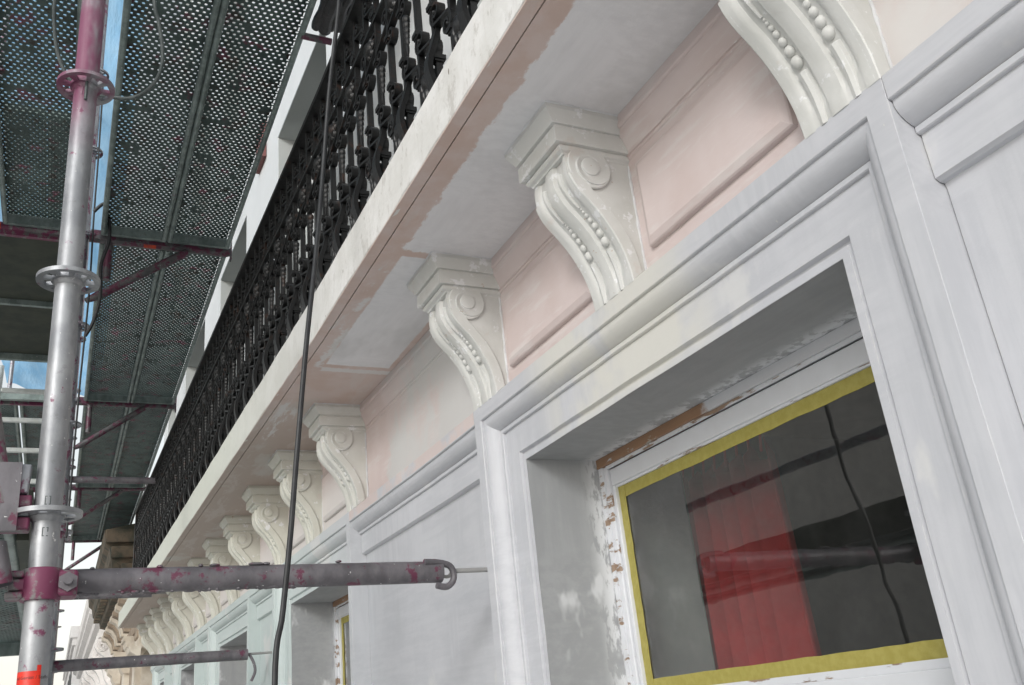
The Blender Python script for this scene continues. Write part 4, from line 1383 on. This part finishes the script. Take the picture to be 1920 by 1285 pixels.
# ------------------------------------------------------------------ cables
def cable(pts, r, mat_, label, n=80, name="cable"):
    o = MB().path(interp(pts, n), r, 10).build(name, mat_)
    return tag(o, label, "cable", "cables hanging from the scaffold")
cable([(0.60, 1.80, 2.60), (0.57, 1.815, 2.15), (0.543, 1.8284, 1.7721), (0.5149, 1.8464, 1.4962), (0.4931, 1.8536, 1.2372), (0.4632, 1.8195, 0.9983), (0.4323, 1.7913, 0.7742), (0.4092, 1.7982, 0.5172), (0.3919, 1.7801, 0.3624), (0.3762, 1.7829, 0.2134), (0.3596, 1.7758, 0.0873), (0.36, 1.78, -0.4), (0.41, 1.8, -1.58)],
      0.0056, "cable_black", "thick black cable hanging down across the balcony and the near tie tube")
cable([(-0.125, 2.05, 2.1), (-0.128, 2.084, 1.833), (-0.126, 2.118, 1.758), (-0.112, 2.145, 1.681), (-0.083, 2.157, 1.621), (-0.04, 2.156, 1.585), (0.026, 2.129, 1.562), (0.072, 2.108, 1.556), (0.110, 2.078, 1.575), (0.131, 2.05, 1.616), (0.130, 2.029, 1.667), (0.116, 2.007, 1.731), (0.100, 1.985, 1.80), (0.085, 1.96, 2.15), (0.06, 1.95, 2.42)],
      0.0048, "cable_grey", "dark grey cable looping in a U behind the top of the near pole")
cable([(-0.002, 4.46, 3.4), (0.004, 4.46, 2.9), (0.006, 4.45, 2.5), (0.012, 4.45, 2.1), (0.004, 4.45, 1.6), (0.0, 4.45, 0.9)], 0.0045, "cable_black", "thin dark cable running down beside the second pole")
cable([(0.004, 4.40, 2.52), (0.05, 4.38, 2.56), (0.075, 4.38, 2.48), (0.082, 4.38, 2.35), (0.055, 4.39, 2.22), (0.062, 4.40, 2.06), (0.04, 4.42, 1.93), (0.01, 4.44, 1.86)], 0.0085, "cable_black", "black cable snaking round the second pole below the deck")

# bundled sheeting on the plank edge, top of frame
bn = thing("sheeting_bundle", (0.74, 2.4, DZ), "bundle of black plastic sheeting folded over a bar beside the overhead plank", "sheeting")
random.seed(11)
for k, (x0_, x1_, z0_, r_) in enumerate([(0.700, 0.706, 2.452, 0.020), (0.722, 0.738, 2.450, 0.024), (0.748, 0.757, 2.462, 0.018), (0.768, 0.790, 2.470, 0.020), (0.735, 0.752, 2.498, 0.03), (0.795, 0.812, 2.49, 0.018)]):
    pts = [(x0_ + (x1_ - x0_) * (1 - u) + random.uniform(-0.006, 0.006), 2.70 - 0.1 * k % 0.05 - u * 0.9, z0_ + random.uniform(-0.006, 0.006) + 0.02 * u) for u in [i / 8 for i in range(9)]]
    MB().path(interp(pts, 30), [r_ * (0.8 + 0.3 * abs(sin(i * 0.9 + k))) for i in range(30)], 9).build("fold", "black_sheeting", bn)
MB().path([(0.66, 2.735, DZ - 0.004), (0.775, 2.735, DZ - 0.004)], 0.0135, 14).build("bar", "console_steel", bn)

# small red board on the upper wall
tag(MB().box(0.86, 0.884, 4.56, 4.76, 3.12, 3.38).build("red_board", "red_board"), "small dull red board on the white upper wall beside the deck edge", "board")

# ------------------------------------------------------------------ tarpaulin and netting
def sheet(name, p00, p10, p11, p01, nx_, ny_, amp, seed, mat_):
    random.seed(seed)
    P = [Vector(p) for p in (p00, p10, p11, p01)]
    ph = [random.uniform(0, 6.28) for _ in range(6)]
    nn = (P[1] - P[0]).cross(P[3] - P[0]).normalized()
    vs = []
    for j in range(ny_ + 1):
        for i in range(nx_ + 1):
            u, v = i / nx_, j / ny_
            p = (P[0] * (1 - u) + P[1] * u) * (1 - v) + (P[3] * (1 - u) + P[2] * u) * v
            h = sin(u * 9 + v * 14 + ph[0]) * 0.5 + sin(u * 21 - v * 31 + ph[1]) * 0.22 + sin(v * 60 + u * 8 + ph[2]) * 0.16
            vs.append(p + nn * h * amp)
    fs = [(j * (nx_ + 1) + i, j * (nx_ + 1) + i + 1, (j + 1) * (nx_ + 1) + i + 1, (j + 1) * (nx_ + 1) + i) for j in range(ny_) for i in range(nx_)]
    return MB().add(vs, fs).build(name, mat_, None, recalc=False, ang=80)
tag(sheet("tarpaulin", (-1.9, 1.5, 6.9), (0.30, 1.5, 6.7), (0.38, 19.2, 6.7), (-1.28, 19.2, 6.9), 20, 70, 0.09, 2, "blue_tarp"), "bright blue tarpaulin stretched over the top of the scaffold", "tarpaulin")
gn = MB()
random.seed(4)
tag(sheet("netting_scrap", (-0.86, 7.3, 2.55), (-0.70, 7.3, 2.60), (-0.74, 7.35, 3.0), (-0.90, 7.35, 3.0), 8, 10, 0.03, 6, "green_mesh"), "scrap of green debris netting at the left edge beside the hatch", "netting")

# ------------------------------------------------------------------ neighbouring houses
def extr(b, prof, y0, y1): return b.prism_y(prof, y0, y1)
nb = thing("stone_house", (0.8, 12.5, GZ), "weathered brown and cream stone house next door with a sooty corbelled cornice", "house")
MB().box(0.78, 3, 10.4, 15.4, GZ, 2.6).build("wall", "stone_cream", nb)
MB().prism_y([(0.78, 1.60), (0.66, 1.62), (0.62, 1.72), (0.55, 1.74), (0.53, 1.84), (0.44, 1.90), (0.42, 2.02), (0.375, 2.06), (0.36, 2.20), (0.50, 2.23), (0.78, 2.3)], 10.5, 15.3).build("cornice", "stone_sooty", nb, ang=20)
for k in range(9):
    yk = 10.56 + k * 0.53
    MB().prism_y([(0.79, 1.62), (0.60, 1.62), (0.565, 1.58), (0.57, 1.53), (0.63, 1.50), (0.68, 1.43), (0.70, 1.34), (0.79, 1.33)], yk, yk + 0.22).build("corbel", "stone_brown" if k % 2 else "stone_cream", nb, ang=30)
for z0, z1, x0 in ((2.06, 2.20, 0.372), (1.90, 2.02, 0.432), (1.74, 1.84, 0.54), (1.62, 1.70, 0.64)):
    MB().box(x0, 0.779, 10.44, 10.499, z0, z1).build("cornice_return", "stone_sooty", nb, bevel=0.01)
for k in range(16):
    MB().box(0.45, 0.53, 10.52 + k * 0.3, 10.64 + k * 0.3, 1.80, 1.89).build("dentil", "stone_sooty", nb)
MB().box(0.70, 0.79, 10.45, 15.35, 1.13, 1.22).box(0.73, 0.79, 10.45, 15.35, 1.22, 1.28).build("string_course", "stone_brown", nb)
for yk in (10.45, 12.1, 13.8):
    pl = MB().box(0.72, 0.785, yk, yk + 0.34, GZ, 0.86).build("pilaster", "stone_cream", nb)
    MB().prism_y([(0.785, 0.86), (0.72, 0.86), (0.69, 0.90), (0.675, 0.96), (0.63, 1.0), (0.62, 1.05), (0.60, 1.06), (0.60, 1.10), (0.785, 1.10)], yk - 0.03, yk + 0.37).build("capital", "stone_cream", pl, ang=25)
    MB().box(0.755, 0.7795, yk + 0.45, yk + 1.25, 0.3, 1.05).build("window", "stone_brown", nb)
# small carved gable piece beside the end of the balcony
MB().prism_y([(0.78, 0.9), (0.70, 0.92), (0.70, 1.30), (0.78, 1.32)], 9.75, 10.39).build("carved_jamb", "stone_cream", nb)
MB().prism_y([(0.70, 1.02), (0.685, 1.03), (0.685, 1.2), (0.70, 1.21)], 9.85, 10.2).build("carved_panel", "stone_brown", nb)
MB().prism_y([(0.71, 0.82), (0.66, 0.86), (0.62, 0.885), (0.61, 0.93), (0.72, 0.93)], 9.7, 10.2).build("carved_ledge", "stone_cream", nb, ang=25)

wt = thing("white_house", (0.8, 20, GZ), "bright white stucco house further on with a deep cornice on scrolled corbels", "house")
MB().box(0.92, 4, 15.6, 27, GZ, 2.3).build("wall", "white_stucco", wt)
MB().prism_y([(0.92, 1.75), (0.62, 1.78), (0.60, 1.86), (0.50, 1.88), (0.48, 1.95), (0.40, 2.0), (0.40, 2.06), (0.365, 2.09), (0.345, 2.20), (0.37, 2.24), (0.92, 2.35)], 15.5, 27).build("cornice", "white_stucco", wt, ang=20)
for k in range(24):
    yk = 15.6 + k * 0.46
    MB().box(0.55, 0.93, yk, yk + 0.22, 1.655, 1.77).build("modillion", "white_stucco", wt)
def corbel2(yk):
    c1 = [(0.93, 1.64), (0.56, 1.64), (0.53, 1.60), (0.52, 1.52), (0.56, 1.46), (0.64, 1.40), (0.70, 1.30), (0.74, 1.15), (0.80, 1.06), (0.87, 1.04), (0.93, 1.04)]
    b = MB().prism_y(c1, yk, yk + 0.26)
    for s_, (cx, cz, r) in ((0, (0.61, 1.545, 0.075)), (1, (0.83, 1.12, 0.05))):
        for q in range(3):
            rr = r * (1 - q * 0.3)
            pts = [(cx + rr * cos(2 * pi * i / 14), yk - 0.004 * (q + 1), cz + rr * sin(2 * pi * i / 14)) for i in range(15)]
            b.path(pts, 0.013, 6, caps=False)
    return b
for k, yk in enumerate((15.75, 17.2, 18.6, 20.0, 21.4, 22.8, 24.2)):
    corbel2(yk).build("scrolled_corbel", "white_stucco", wt, ang=30)
MB().box(0.86, 0.93, 15.6, 27, 0.86, 0.98).build("string_course", "white_stucco", wt)
for k in range(6):
    yk = 16.2 + k * 1.45
    MB().box(0.90, 0.9195, yk, yk + 0.7, -0.6, 0.62).build("window", "room_dark", wt)
    MB().box(0.87, 0.93, yk - 0.1, yk + 0.8, 0.63, 0.76).build("lintel", "white_stucco", wt)
fh = thing("distant_house", (0.6, 34, GZ), "pale distant house end with a flat cornice at the far left of the street", "house")
MB().box(0.42, 4, 29, 45, GZ, 3.1).build("wall", "white_stucco", fh)
MB().box(0.30, 4, 28.9, 45, 3.1, 3.4).box(0.36, 4, 28.95, 45, 2.9, 3.0995).build("cornice", "white_stucco", fh)
for k in range(5):
    MB().box(0.40, 0.4195, 30 + k * 2.4, 31.2 + k * 2.4, 0.6, 2.4).build("window", "room_dark", fh)

# houses across the street: lit by the same sky, seen only as reflection in the glass
op = thing("opposite_house", (-14, 25, GZ), "pale blank house front across the street, mirrored in the window glass", "house")
MB().box(-22, -14, 10, 40, GZ, 9).build("wall", "street_brick", op)
for z0 in (1.9, 5.0):
    MB().box(-14.08, -14.001, 10.1, 39.9, z0, z0 + 0.25).build("string_course", "street_brick", op)
